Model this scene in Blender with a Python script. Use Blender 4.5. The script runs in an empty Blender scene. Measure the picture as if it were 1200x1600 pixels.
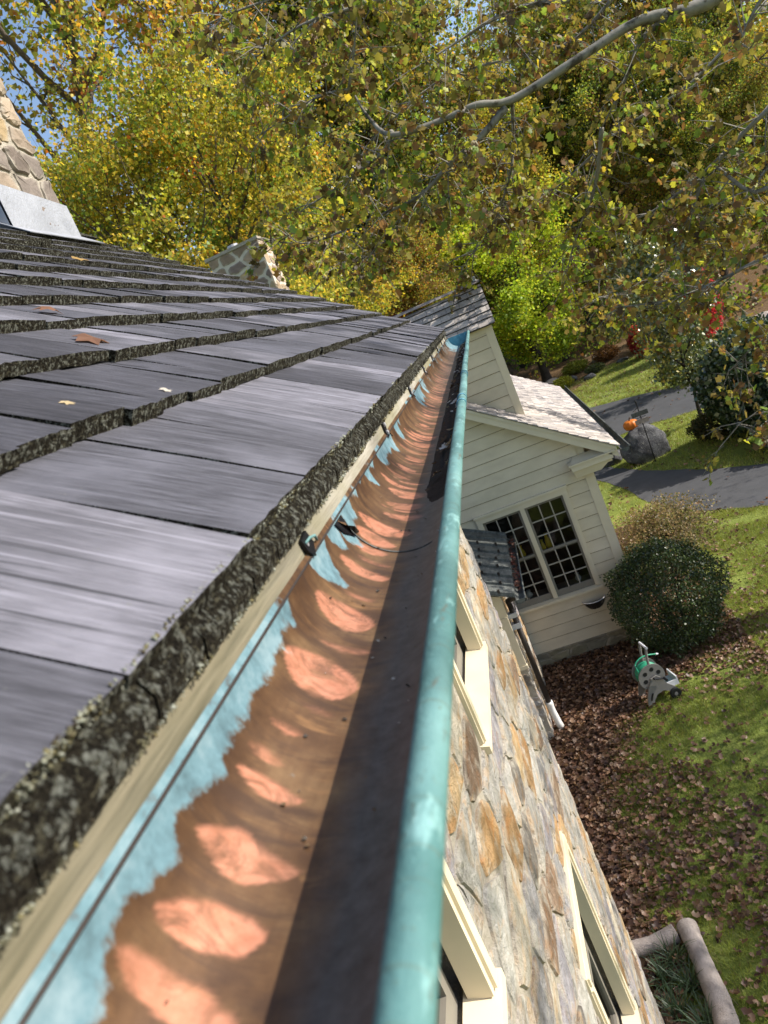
import bpy, math, random
import numpy as np
from mathutils import Matrix, Vector
random.seed(7); rng = np.random.default_rng(7)
D = bpy.data; SC = bpy.context.scene; COL = SC.collection
# ------------------------------------------------------------------ camera
CZ = 5.6                                   # eye height above the lawn
RM = Matrix(((0.915024, 0.112665, -0.387346), (-0.346198, -0.273567, -0.897390), (-0.207069, 0.955232, -0.211317)))
cam = D.objects.new('camera', D.cameras.new('camera')); COL.objects.link(cam)
_r, _d, _f = RM[0].normalized(), RM[1].normalized(), RM[2].normalized()
cam.matrix_world = Matrix(((_r.x, -_d.x, -_f.x, 0), (_r.y, -_d.y, -_f.y, 0), (_r.z, -_d.z, -_f.z, CZ), (0, 0, 0, 1)))
cam.data.sensor_fit = 'VERTICAL'; cam.data.sensor_height = 36; cam.data.lens = 25.99
cam.data.clip_start = 0.01; cam.data.clip_end = 800
cam.data.dof.use_dof = True; cam.data.dof.focus_distance = 2.2; cam.data.dof.aperture_fstop = 12
SC.camera = cam
# ------------------------------------------------------------------ light
SUN = Vector((1.0, 0.12, 0.75)).normalized()
el = math.asin(SUN.z); az = math.atan2(SUN.x, SUN.y)
W = D.worlds.new('World'); SC.world = W; W.use_nodes = True
nt = W.node_tree; nt.nodes.clear()
sky = nt.nodes.new('ShaderNodeTexSky'); sky.sky_type = 'NISHITA'; sky.sun_disc = False
sky.sun_elevation = el; sky.sun_rotation = az; sky.altitude = 100; sky.air_density = 1.0; sky.dust_density = 1.5
bg = nt.nodes.new('ShaderNodeBackground'); bg.inputs[1].default_value = 0.15
wo = nt.nodes.new('ShaderNodeOutputWorld'); nt.links.new(sky.outputs[0], bg.inputs[0]); nt.links.new(bg.outputs[0], wo.inputs[0])
sl = D.lights.new('sun', 'SUN'); sl.energy = 4.6; sl.angle = math.radians(0.55); sl.color = (1.0, 0.94, 0.85)
so = D.objects.new('sun', sl); COL.objects.link(so); so.rotation_euler = SUN.to_track_quat('Z', 'Y').to_euler()
SC.view_settings.view_transform = 'Standard'; SC.view_settings.look = 'None'
SC.view_settings.exposure = 0.58; SC.view_settings.gamma = 1.0; SC.view_settings.use_curve_mapping = False
SC.cycles.max_bounces = 6; SC.cycles.diffuse_bounces = 3; SC.cycles.glossy_bounces = 3; SC.cycles.transmission_bounces = 4
SC.cycles.transparent_max_bounces = 8; SC.cycles.caustics_reflective = False; SC.cycles.caustics_refractive = False
SC.cycles.use_denoising = True

# ------------------------------------------------------------------ helpers: objects
def tag(o, label=None, cat=None, group=None, kind=None):
    if label: o['label'] = label
    if cat: o['category'] = cat
    if group: o['group'] = group
    if kind: o['kind'] = kind
    return o
def empty(name, loc, label, cat, group=None, rz=0):
    o = D.objects.new(name, None); COL.objects.link(o); o.location = loc; o.rotation_euler.z = rz; o.empty_display_size = .1
    return tag(o, label, cat, group)
def link(name, me, parent=None, keep=True):
    o = D.objects.new(name, me); COL.objects.link(o)
    if parent is not None:
        o.parent = parent
        if keep:                           # vertices were given in world space
            o.matrix_parent_inverse = wmat(parent).inverted()
    return o
def wmat(o):
    m = o.matrix_basis.copy()
    if o.parent: m = wmat(o.parent) @ o.matrix_parent_inverse @ m
    return m
class MB:
    """collects faces of one mesh"""
    def __init__(s): s.v = []; s.f = []; s.m = []; s.c = []; s.cur = (1, 1, 1)
    def quad(s, *p, m=0):
        n = len(s.v); s.v += [tuple(q) for q in p]; s.c += [s.cur] * len(p); s.f.append(tuple(range(n, n + len(p)))); s.m.append(m)
    def box(s, a, b, m=0):
        x0, y0, z0 = a; x1, y1, z1 = b; n = len(s.v)
        s.v += [(x0,y0,z0),(x1,y0,z0),(x1,y1,z0),(x0,y1,z0),(x0,y0,z1),(x1,y0,z1),(x1,y1,z1),(x0,y1,z1)]; s.c += [s.cur] * 8
        for f in ((3,2,1,0),(4,5,6,7),(0,1,5,4),(1,2,6,5),(2,3,7,6),(3,0,4,7)): s.f.append(tuple(n + i for i in f)); s.m.append(m)
    def prism(s, pts, d, m=0):
        """polygon pts (3d) extruded by vector d"""
        n = len(s.v); k = len(pts); d = Vector(d)
        s.v += [tuple(p) for p in pts] + [tuple(Vector(p) + d) for p in pts]; s.c += [s.cur] * (2 * k)
        s.f.append(tuple(range(n + k - 1, n - 1, -1))); s.f.append(tuple(range(n + k, n + 2 * k))); s.m += [m, m]
        for i in range(k): s.f.append((n + i, n + (i + 1) % k, n + k + (i + 1) % k, n + k + i)); s.m.append(m)
    def tube(s, pts, rad, n=8, m=0, cap=True):
        pts = [Vector(p) for p in pts]; base = len(s.v)
        if not hasattr(rad, '__len__'): rad = [rad] * len(pts)
        up = Vector((0.13, 0.21, 0.97))
        for i, p in enumerate(pts):
            t = (pts[min(i + 1, len(pts) - 1)] - pts[max(i - 1, 0)]).normalized()
            a = t.cross(up)
            if a.length < .05: a = t.cross(Vector((1, 0, 0)))
            a.normalize(); b = t.cross(a)
            for j in range(n):
                w = 2 * math.pi * j / n
                s.v.append(tuple(p + (a * math.cos(w) + b * math.sin(w)) * rad[i])); s.c.append(s.cur)
        for i in range(len(pts) - 1):
            for j in range(n):
                k = (j + 1) % n
                s.f.append((base + i*n + j, base + i*n + k, base + (i+1)*n + k, base + (i+1)*n + j)); s.m.append(m)
        if cap:
            s.f.append(tuple(base + j for j in range(n - 1, -1, -1))); s.m.append(m)
            s.f.append(tuple(base + (len(pts)-1)*n + j for j in range(n))); s.m.append(m)
    def mesh(s, name, mats, smooth=False, col=False):
        me = D.meshes.new(name); me.from_pydata(s.v, [], s.f)
        for q in (mats if isinstance(mats, (list, tuple)) else [mats]): me.materials.append(q)
        me.polygons.foreach_set('material_index', s.m)
        if smooth: me.polygons.foreach_set('use_smooth', [True] * len(s.f))
        if col:
            ca = me.color_attributes.new('tint', 'FLOAT_COLOR', 'POINT')
            ca.data.foreach_set('color', np.c_[np.array(s.c, float), np.ones(len(s.c))].ravel())
        me.update(); return me
    def build(s, name, mats, parent=None, smooth=False, col=False, keep=True):
        return link(name, s.mesh(name, mats, smooth, col), parent, keep)
def np_mesh(name, V, F, mat, colr=None, smooth=False, k=4):
    """fast mesh from arrays; F is (n,k)"""
    me = D.meshes.new(name); V = np.asarray(V, np.float32); F = np.asarray(F, np.int32)
    me.vertices.add(len(V)); me.vertices.foreach_set('co', V.ravel())
    me.loops.add(F.size); me.loops.foreach_set('vertex_index', F.ravel())
    me.polygons.add(len(F)); me.polygons.foreach_set('loop_start', np.arange(0, F.size, k, dtype=np.int32))
    me.polygons.foreach_set('loop_total', np.full(len(F), k, np.int32))
    if smooth: me.polygons.foreach_set('use_smooth', np.ones(len(F), bool))
    for q in (mat if isinstance(mat, (list, tuple)) else [mat]): me.materials.append(q)
    if colr is not None:
        ca = me.color_attributes.new('tint', 'FLOAT_COLOR', 'POINT')
        ca.data.foreach_set('color', np.c_[colr, np.ones(len(colr))].astype(np.float32).ravel())
    me.update(calc_edges=True); return me
def vnoise(x, y, seed=0):
    """2-d value noise in 0..1"""
    x = np.asarray(x, float); y = np.asarray(y, float); xi = np.floor(x).astype(int); yi = np.floor(y).astype(int)
    fx = x - xi; fy = y - yi; fx = fx*fx*(3-2*fx); fy = fy*fy*(3-2*fy)
    def h(a, b):
        n = (a * 374761393 + b * 668265263 + seed * 1442695041) & 0xffffffff
        n = ((n ^ (n >> 13)) * 1274126177) & 0xffffffff
        return ((n ^ (n >> 16)) & 0xffff) / 65535.0
    return (h(xi,yi)*(1-fx)+h(xi+1,yi)*fx)*(1-fy)+(h(xi,yi+1)*(1-fx)+h(xi+1,yi+1)*fx)*fy
def fbm(x, y, seed=0, o=4): return sum(vnoise(x*2**i, y*2**i, seed+i) * .5**i for i in range(o)) / sum(.5**i for i in range(o))

# ------------------------------------------------------------------ helpers: materials
class NT:
    def __init__(s, name):
        s.m = D.materials.new(name); s.m.use_nodes = True; s.t = s.m.node_tree; s.b = s.t.nodes['Principled BSDF']; s.o = s.t.nodes['Material Output']
    def n(s, t, **k):
        q = s.t.nodes.new('ShaderNode' + t)
        for a, b in k.items(): setattr(q, a, b)
        return q
    def put(s, sock, v):
        if hasattr(v, 'is_linked') or hasattr(v, 'links'): s.t.links.new(v, sock)
        else: sock.default_value = v if not isinstance(v, tuple) or len(v) != 3 or sock.type != 'RGBA' else (*v, 1)
    def coord(s, kind='Object', scale=(1, 1, 1), rand=False):
        c = s.n('TexCoord').outputs[kind] if kind != 'Pos' else s.n('NewGeometry').outputs['Position']
        mp = s.n('Mapping'); s.t.links.new(c, mp.inputs[0]); mp.inputs['Scale'].default_value = scale
        if rand:
            oi = s.n('ObjectInfo'); mu = s.n('VectorMath', operation='SCALE'); mu.inputs[0].default_value = (37, 91, 53)
            s.t.links.new(oi.outputs['Random'], mu.inputs['Scale']); s.t.links.new(mu.outputs[0], mp.inputs['Location'])
        return mp.outputs[0]
    def noise(s, vec, scale=5, detail=4, rough=.55, dist=0):
        q = s.n('TexNoise'); s.t.links.new(vec, q.inputs['Vector']); q.inputs['Scale'].default_value = scale
        q.inputs['Detail'].default_value = detail; q.inputs['Roughness'].default_value = rough; q.inputs['Distortion'].default_value = dist
        return q.outputs['Fac']
    def voro(s, vec, scale=5, out='Distance', feature='F1'):
        q = s.n('TexVoronoi', feature=feature); s.t.links.new(vec, q.inputs['Vector']); q.inputs['Scale'].default_value = scale
        return q.outputs[out]
    def ramp(s, fac, *stops):
        q = s.n('ValToRGB'); s.t.links.new(fac, q.inputs[0]); e = q.color_ramp.elements
        while len(e) < len(stops): e.new(.5)
        for i, (p, c) in enumerate(stops):
            e[i].position = p; e[i].color = (*c, 1) if isinstance(c, tuple) else (c, c, c, 1)
        return q.outputs[0]
    def mix(s, fac, a, b, mode='MIX'):
        q = s.n('Mix', data_type='RGBA', blend_type=mode); s.put(q.inputs[0], fac); s.put(q.inputs[6], a); s.put(q.inputs[7], b); return q.outputs[2]
    def math(s, op, a, b=0.0, clamp=False):
        q = s.n('Math', operation=op, use_clamp=clamp); s.put(q.inputs[0], a); s.put(q.inputs[1], b); return q.outputs[0]
    def attr(s, name, out='Color'): q = s.n('Attribute', attribute_name=name); return q.outputs[out]
    def bump(s, h, strength=.5, dist=.01, prev=None):
        q = s.n('Bump'); s.t.links.new(h, q.inputs['Height']); q.inputs['Strength'].default_value = strength; q.inputs['Distance'].default_value = dist
        if prev is not None: s.t.links.new(prev, q.inputs['Normal'])
        return q.outputs[0]
    def fin(s, color=None, rough=.8, metal=0.0, normal=None, spec=None):
        if color is not None: s.put(s.b.inputs['Base Color'], color)
        s.put(s.b.inputs['Roughness'], rough); s.put(s.b.inputs['Metallic'], metal)
        if normal is not None: s.t.links.new(normal, s.b.inputs['Normal'])
        if spec is not None: s.b.inputs['Specular IOR Level'].default_value = spec
        return s.m
def plain(name, c, rough=.6, metal=0.0, var=.15, scale=6, bump=.15, bd=.004, spec=.4, kind='Pos'):
    t = NT(name); v = t.coord(kind); n = t.noise(v, scale, 5)
    col = t.ramp(n, (.25, tuple(x*(1-var) for x in c)), (.75, tuple(min(1, x*(1+var)) for x in c)))
    return t.fin(col, rough, metal, t.bump(t.noise(v, scale*9, 4), bump, bd), spec)
def tintmat(name, rough=.8, var=.25, scale=12, bump=.5, bd=.01, spec=.3, speck=None, kind='Pos'):
    """per-piece colour from the tint attribute, broken up by grain"""
    t = NT(name); v = t.coord(kind); n = t.noise(v, scale, 6, .6); a = t.attr('tint')
    col = t.mix(1.0, a, t.ramp(n, (.2, 1-var*1.3), (.8, 1+var)), 'MULTIPLY')
    if speck: col = t.mix(t.ramp(t.noise(v, speck[0], 3, .6), (speck[1], 0.0), (speck[1]+.10, .75)), col, speck[2])
    return t.fin(col, rough, 0, t.bump(t.noise(v, scale*4, 6, .65), bump, bd), spec)
def leafmat(name, trans=.42, gloss=.06, rough=.45):
    t = NT(name); a = t.attr('tint')
    d = t.n('BsdfDiffuse'); tr = t.n('BsdfTranslucent'); g = t.n('BsdfGlossy'); g.inputs['Roughness'].default_value = rough
    t.put(d.inputs[0], a); t.put(tr.inputs[0], t.mix(1.0, a, (1.25, 1.2, .8), 'MULTIPLY')); t.put(g.inputs[0], (.9, .9, .9))
    m1 = t.n('MixShader'); m1.inputs[0].default_value = trans; t.t.links.new(d.outputs[0], m1.inputs[1]); t.t.links.new(tr.outputs[0], m1.inputs[2])
    m2 = t.n('MixShader'); m2.inputs[0].default_value = gloss; t.t.links.new(m1.outputs[0], m2.inputs[1]); t.t.links.new(g.outputs[0], m2.inputs[2])
    t.t.links.new(m2.outputs[0], t.o.inputs[0]); return t.m

def shingle_mat(name, base, lich, grain=(4, 70, 30)):
    t = NT(name); v = t.coord('Object', grain, rand=True); vw = t.coord('Pos')
    fine = t.noise(v, 1.6, 6, .7); streak = t.noise(v, .45, 3, .5); blot = t.noise(vw, 7, 4)
    c = t.ramp(fine, (.32, tuple(x*.38 for x in base)), (.5, base), (.68, tuple(min(1, x*1.75) for x in base)))
    c = t.mix(t.ramp(streak, (.35, 0.0), (.7, .75)), c, tuple(x*.5 for x in base))
    c = t.mix(t.ramp(blot, (.48, 0.0), (.66, .6)), c, tuple(min(1, x*1.75) for x in base)); c = t.mix(t.ramp(t.noise(vw, 3.2, 5, .6), (.5, 0.0), (.68, .6)), c, tuple(x*.5 for x in base))
    ck = t.noise(t.coord('Object', (2.2, 130, 40), rand=True), 1.0, 4, .6); c = t.mix(t.ramp(ck, (.33, .85), (.40, 0.0)), c, tuple(x*.22 for x in base)); c = t.mix(t.ramp(ck, (.60, 0.0), (.70, .6)), c, tuple(x*1.9 for x in base))
    oi = t.n('ObjectInfo').outputs['Random']
    c = t.mix(1.0, c, t.ramp(oi, (0, (.50, .49, .50)), (.4, (.85, .85, .87)), (.75, (1.15, 1.13, 1.12)), (1, (1.9, 1.85, 1.82))), 'MULTIPLY')
    if lich: c = t.mix(t.ramp(t.noise(vw, 160, 4, .7), (.66, 0.0), (.72, .6)), c, lich)
    return t.fin(c, .82, 0, t.bump(fine, .8, .005), .3)
def butt_mat(name):
    t = NT(name); vw = t.coord('Pos'); a = t.noise(vw, 330, 5, .75); b = t.noise(vw, 135, 5, .7); w = t.noise(t.coord('Pos', (1, .8, 1.6)), 170, 4, .65, .5)
    c = t.ramp(a, (.38, (.010, .008, .006)), (.54, (.036, .030, .020)), (.72, (.12, .11, .075)))
    c = t.mix(t.ramp(w, (.56, 0.0), (.63, .8)), c, (.17, .155, .10))
    c = t.mix(t.ramp(b, (.52, 0.0), (.60, .85)), c, t.ramp(a, (.35, (.10, .10, .07)), (.6, (.46, .47, .40))))
    h = t.math('ADD', a, t.math('MULTIPLY', b, 1.5))
    return t.fin(c, .95, 0, t.bump(h, 1.0, .012), .1)

M = {}
M['shingle'] = shingle_mat('weathered_wood_shingle', (.102, .102, .120), (.20, .20, .18), (12, 230, 90))
M['butt'] = butt_mat('lichen_covered_shingle_end')
M['wing_shingle'] = shingle_mat('pale_wood_shingle', (.34, .30, .27), None, (9, 50, 20))
M['dark_shingle_end'] = plain('dark_shingle_end', (.06, .05, .045), .9, scale=30)
M['lichen'] = tintmat('lichen', .95, .3, 150, .6, .003, .1)
def _mortar():
    t = NT('cream_mortar'); v = t.coord('Pos'); n = t.noise(v, 7, 6, .65, .4); k = t.noise(v, 45, 6, .7)
    c = t.ramp(n, (.3, (.27, .235, .19)), (.5, (.42, .375, .305)), (.7, (.53, .48, .40))); c = t.mix(t.ramp(k, (.6, 0.0), (.72, .5)), c, (.14, .12, .10))
    return t.fin(c, .95, 0, t.bump(t.math('ADD', k, n), .9, .02), .1)
M['mortar'] = _mortar()
def _stone():
    t = NT('field_stone'); v = t.coord('Pos'); a = t.attr('tint'); n = t.noise(v, 11, 6, .65, .5); k = t.noise(v, 38, 6, .7); w = t.noise(t.coord('Pos', (1, 1, 2.2)), 6, 5, .6, .8)
    c = t.mix(1.0, a, t.ramp(n, (.25, .5), (.5, 1.0), (.75, 1.4)), 'MULTIPLY'); c = t.mix(t.ramp(w, (.5, 0.0), (.62, .55)), c, t.mix(1.0, a, (1.25, .88, .55), 'MULTIPLY'))
    c = t.mix(t.ramp(t.noise(v, 9, 5, .7), (.52, 0.0), (.66, .7)), c, (.48, .44, .37)); c = t.mix(t.ramp(k, (.60, 0.0), (.70, .6)), c, (.07, .06, .05))
    return t.fin(c, .9, 0, t.bump(t.math('ADD', k, t.math('MULTIPLY', n, 2.0)), .9, .02), .2)
M['stone'] = _stone()
M['pale_mortar'] = plain('pale_mortar', (.62, .56, .47), .95, var=.12, scale=9, bump=.6, bd=.012, spec=.1)
M['stone_far'] = tintmat('chimney_stone', .9, .25, 9, .6, .012, .2)
M['paint'] = plain('cream_painted_wood', (.70, .61, .445), .55, var=.06, scale=5, bump=.12, bd=.003)
def _clap():
    t = NT('cream_clapboard_paint'); v = t.coord('Pos', (1.2, 1.2, 2.5)); n = t.noise(v, 2.2, 5, .6); g = t.noise(t.coord('Pos'), 1.6, 4); oi = t.n('ObjectInfo').outputs['Random']
    c = t.ramp(n, (.3, (.62, .53, .385)), (.6, (.72, .625, .46))); c = t.mix(t.ramp(g, (.5, 0.0), (.75, .35)), c, (.50, .43, .30)); c = t.mix(1.0, c, t.ramp(oi, (0, (.92, .92, .91)), (1, (1.04, 1.03, 1.02))), 'MULTIPLY')
    return t.fin(c, .6, 0, t.bump(t.noise(t.coord('Pos', (1, 1, 6)), 14, 4), .2, .004), .35)
M['clapboard'] = _clap()
M['paint_dim'] = plain('taupe_sash_paint', (.22, .20, .165), .6, var=.08, scale=8)
M['sash_pale'] = plain('pale_muntin_paint', (.42, .38, .31), .6, var=.06, scale=8)
M['lead'] = plain('lead_flashing', (.36, .37, .40), .5, .25, var=.18, scale=7, bump=.35, bd=.01)
M['asphalt'] = plain('asphalt', (.062, .063, .068), .85, var=.18, scale=2.5, bump=.5, bd=.006)
M['black_metal'] = plain('black_bracket_metal', (.012, .012, .014), .45, .3, scale=30)
M['screw'] = plain('screw_head', (.75, .75, .76), .35, .7, scale=40)
M['dark_metal'] = plain('dark_bronze_downspout', (.045, .035, .03), .5, .3, scale=12)
M['bark'] = plain('grey_bark', (.13, .105, .085), .9, var=.35, scale=7, bump=.8, bd=.03, spec=.1)
M['dark_bark'] = plain('dark_bark', (.055, .045, .038), .95, var=.35, scale=7, bump=.8, bd=.03, spec=.1)
M['leaf'] = leafmat('autumn_leaf', .5, .018); M['gloss_leaf'] = leafmat('evergreen_leaf', .15, .10, .35)
M['box_leaf'] = leafmat('boxwood_leaf', .2, .05, .4); M['dead_leaf'] = leafmat('dry_leaf', .2, .03); M['blade'] = leafmat('grass_blade', .35, .04)
def _sycbark():
    t = NT('sycamore_bark'); v = t.coord('Pos'); n = t.noise(v, 5, 5, .6, .6); k = t.noise(v, 14, 4)
    c = t.ramp(n, (.36, (.07, .06, .045)), (.44, (.19, .175, .145)), (.7, (.29, .27, .23)))
    c = t.mix(t.ramp(k, (.6, 0.0), (.68, .8)), c, (.085, .075, .055)); return t.fin(c, .85, 0, t.bump(k, .5, .01), .2)
M['syc_bark'] = _sycbark()
def _fascia():
    t = NT('weathered_fascia_paint'); v = t.coord('Pos', (8, 1, 8)); n = t.noise(v, 3, 5, .6); g = t.noise(t.coord('Pos'), 4, 3); fine = t.noise(t.coord('Pos', (60, 3, 60)), 3, 5)
    c = t.ramp(n, (.3, (.30, .27, .21)), (.6, (.46, .43, .36)))
    c = t.mix(t.ramp(g, (.42, 0.0), (.6, .75)), c, (.20, .185, .085))
    sp = t.n('SeparateXYZ'); t.t.links.new(t.n('NewGeometry').outputs['Position'], sp.inputs[0])
    worn = t.ramp(t.math('ADD', t.math('MULTIPLY', sp.outputs[1], .8), t.math('MULTIPLY', t.math('SUBTRACT', g, .5), .5)), (.34, .85), (.66, .0))
    c = t.mix(worn, c, t.ramp(fine, (.32, (.055, .05, .028)), (.62, (.20, .175, .11))))
    c = t.mix(t.ramp(fine, (.5, 0.0), (.75, .5)), c, (.16, .13, .09)); return t.fin(c, .8, 0, t.bump(fine, .4, .004), .3)
M['fascia'] = _fascia()
def _copper():
    t = NT('weathered_copper'); v = t.coord('Pos'); bare = t.attr('bare', 'Fac'); pat = t.attr('patina', 'Fac'); gr = t.attr('grime_shade', 'Fac')
    n1 = t.noise(v, 22, 5, .6); n2 = t.noise(v, 90, 5, .65); n3 = t.noise(t.coord('Pos', (1, .12, 1)), 260, 3)
    c = t.ramp(n1, (.3, (.075, .038, .02)), (.5, (.15, .08, .038)), (.72, (.25, .15, .072)))
    c = t.mix(t.ramp(n3, (.4, 0.0), (.75, .35)), c, (.10, .055, .03)); st_ = t.noise(t.coord('Pos', (14, 55, 14)), 1.0, 5, .6, .4); c = t.mix(t.ramp(st_, (.5, 0.0), (.64, .8)), c, (.075, .042, .026)); c = t.mix(t.ramp(st_, (.28, .7), (.4, .0)), c, (.36, .19, .08))
    sm_ = t.ramp(t.noise(v, 30, 6, .72, 1.4), (.48, 1.0), (.62, .3)); c = t.mix(t.math('MULTIPLY', bare, sm_), c, t.ramp(n2, (.3, (.44, .175, .095)), (.7, (.64, .285, .175))))
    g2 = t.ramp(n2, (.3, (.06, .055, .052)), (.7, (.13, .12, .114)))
    c = t.mix(gr, c, g2)  # grime and painted shade laid over the copper in grey
    pm = t.ramp(t.math('ADD', pat, t.math('MULTIPLY', t.math('ADD', t.math('SUBTRACT', n2, .5), t.math('SUBTRACT', n1, .5)), 1.2)), (.34, 0.0), (.48, .62), (.66, 1.0))
    c = t.mix(t.math('MULTIPLY', pm, .93), c, t.ramp(t.math('ADD', t.math('MULTIPLY', n1, .6), t.math('MULTIPLY', n2, .4)), (.36, (.07, .135, .155)), (.5, (.125, .235, .27)), (.64, (.23, .335, .365))))
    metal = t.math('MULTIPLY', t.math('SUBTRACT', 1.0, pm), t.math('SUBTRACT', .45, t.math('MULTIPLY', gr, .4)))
    rough = t.math('ADD', .48, t.math('MULTIPLY', pm, .35))
    return t.fin(c, rough, metal, t.bump(n2, .12, .002), .4)
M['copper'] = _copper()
def _verdigris(name, a, b, spots):
    t = NT(name); v = t.coord('Pos'); n = t.noise(t.coord('Pos', (1, .25, 1)), 26, 5, .6); s = t.noise(v, 180, 4, .7)
    c = t.ramp(n, (.3, a), (.7, b)); c = t.mix(t.ramp(s, (.62, 0.0), (.7, .7)), c, spots)
    c = t.mix(t.ramp(t.noise(t.coord('Pos', (3, 60, 3)), 3, 2), (.6, 0.0), (.66, .35)), c, spots)
    big = t.noise(t.coord('Pos', (1, .6, 1)), 9, 5, .65); c = t.mix(t.ramp(big, (.48, 0.0), (.66, .65)), c, tuple(q*.45 for q in a)); c = t.mix(t.ramp(t.noise(t.coord('Pos', (1, .22, 1)), 110, 5, .75, .6), (.60, 0.0), (.68, .75)), c, (.085, .075, .05)); c = t.mix(t.ramp(t.noise(t.coord('Pos', (1, .35, 1)), 70, 4, .7), (.56, 0.0), (.68, .55)), c, tuple(min(1, q*1.45+.04) for q in b))
    return t.fin(c, .7, .05, t.bump(t.math('ADD', s, t.math('MULTIPLY', big, 2.0)), .35, .003), .35)
M['verdigris'] = _verdigris('verdigris_bead', (.065, .17, .165), (.165, .31, .30), (.10, .12, .08))
M['blue_patina'] = _verdigris('blue_patina', (.08, .25, .34), (.18, .42, .52), (.05, .12, .14))
M['grey_copper'] = _verdigris('dark_standing_seam_copper', (.065, .068, .064), (.155, .165, .152), (.035, .038, .036))
M['sludge'] = plain('wet_leaf_sludge', (.022, .018, .014), .85, var=.5, scale=60, bump=1.0, bd=.01)
def _glass():
    t = NT('window_glass'); tr = t.n('BsdfTransparent'); g = t.n('BsdfGlossy'); g.inputs['Roughness'].default_value = .03; f = t.n('Fresnel'); f.inputs[0].default_value = 1.5
    t.put(tr.inputs[0], (.75, .78, .76)); m = t.n('MixShader'); t.t.links.new(f.outputs[0], m.inputs[0]); t.t.links.new(tr.outputs[0], m.inputs[1]); t.t.links.new(g.outputs[0], m.inputs[2])
    t.t.links.new(m.outputs[0], t.o.inputs[0]); return t.m
M['glass'] = _glass()
M['room'] = plain('dim_room', (.06, .055, .05), .9)
def _ground():
    t = NT('lawn_and_woodland_floor'); v = t.coord('Pos'); n = t.noise(v, 1.2, 6, .6); f = t.noise(v, 25, 5, .6); w = t.attr('tint')
    grass = t.ramp(t.math('ADD', t.math('MULTIPLY', n, .6), t.math('MULTIPLY', f, .4)), (.3, (.08, .10, .025)), (.5, (.17, .21, .045)), (.7, (.32, .33, .09)))
    lit = t.ramp(f, (.3, (.05, .032, .02)), (.5, (.15, .095, .05)), (.75, (.28, .18, .10)))
    sep = t.n('SeparateColor'); t.t.links.new(w, sep.inputs[0])
    fac = t.ramp(t.math('ADD', sep.outputs[0], t.math('MULTIPLY', t.math('SUBTRACT', n, .5), .7)), (.42, 0.0), (.58, 1.0))
    return t.fin(t.mix(fac, grass, lit), .95, 0, t.bump(f, .7, .04), .1)
M['ground'] = _ground()
M['mulch'] = plain('mulch_and_soil', (.11, .065, .045), .95, var=.5, scale=14, bump=1.0, bd=.03, spec=.1)
M['grey_plastic'] = plain('grey_plastic', (.20, .19, .175), .5, var=.05, scale=9, bump=.03)
M['black_plastic'] = plain('black_plastic', (.015, .015, .016), .4, var=.1, scale=9, bump=.03)
M['hose'] = plain('green_hose', (.03, .30, .17), .45, var=.1, scale=9, bump=.05)
M['pumpkin'] = plain('pumpkin_skin', (.62, .17, .02), .5, var=.15, scale=9)
def _boulder():
    t = NT('grey_boulder_stone'); v = t.coord('Pos'); n = t.noise(v, 3.5, 6, .65); k = t.noise(v, 16, 5, .7)
    c = t.ramp(n, (.3, (.03, .03, .032)), (.5, (.085, .085, .09)), (.72, (.20, .20, .20)))
    c = t.mix(t.ramp(k, (.58, 0.0), (.68, .7)), c, (.32, .32, .30)); return t.fin(c, .9, 0, t.bump(k, .8, .04), .2)
M['boulder'] = _boulder()
M['log'] = plain('weathered_stone_edging', (.40, .34, .30), .9, var=.3, scale=12, bump=.8, bd=.02, spec=.15)
M['white_pipe'] = plain('white_plastic_boot', (.72, .70, .66), .5, var=.06)
M['interior_yellow'] = plain('yellow_ornament', (.70, .50, .04), .5)
M['interior_white'] = plain('pale_paper', (.6, .6, .62), .6)
M['lap_shade'] = plain('lap_shade_edge', (.19, .145, .10), .9, var=.25, scale=9)  # brown that paints the shadow line at the clapboard laps
M['foundation'] = plain('foundation_stone', (.25, .225, .16), .95, var=.3, scale=5, bump=.8, bd=.03, spec=.1)

# ================================================================== THE SETTING
def hill(x, y):
    x = np.asarray(x, float); y = np.asarray(y, float)
    s = np.clip(y - 35 + 2.5*np.sin(x*.21), 0, None); h = .17*s*s/(s+12)
    s2 = np.clip(x - 9 - .12*(40-y), 0, None)*np.clip((y-14)/14, 0, 1); h = h + .16*s2*s2/(s2+8)
    return np.minimum(h, 22) + np.where(h > .05, .35*np.clip(h, 0, 1)*(fbm(x*.25, y*.25, 3)-.5)*2, 0)
def bed_x(y):                               # outer edge of the leaf-strewn bed beside the walls
    return np.interp(y, [3.5, 5.4, 7.3, 8.6, 9.2, 10.2, 12, 14, 16], [-.35, -.5, -.45, 0.0, .6, 1.6, 1.75, 2.1, 1.4])
gx = np.concatenate([np.linspace(-260, -30, 14), np.linspace(-28, 40, 90), np.linspace(44, 260, 14)])
gy = np.concatenate([np.linspace(-120, -4, 10), np.linspace(-2, 70, 110), np.linspace(74, 320, 30)])
GX, GY = np.meshgrid(gx, gy); GZ = hill(GX, GY)
litter = np.clip((GY - 34.5 + 1.8*np.sin(GX*.9))/2.2, 0, 1)
litter = np.maximum(litter, np.clip((GX - 10.5)/1.5, 0, 1)*np.clip((GY-16)/4, 0, 1)); litter = np.maximum(litter, np.clip((-3.0-GX)/2, 0, 1)*np.clip((GY-14)/3, 0, 1))
nx, ny = len(gx), len(gy); idx = np.arange(nx*ny).reshape(ny, nx)
F = np.stack([idx[:-1, :-1], idx[:-1, 1:], idx[1:, 1:], idx[1:, :-1]], -1).reshape(-1, 4)
ground = link('ground', np_mesh('ground', np.stack([GX, GY, GZ], -1).reshape(-1, 3), F, M['ground'], np.repeat(litter.reshape(-1, 1), 3, 1), True))
tag(ground, 'lawn running back into leaf-strewn wooded hillside', 'lawn', kind='structure')
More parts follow.
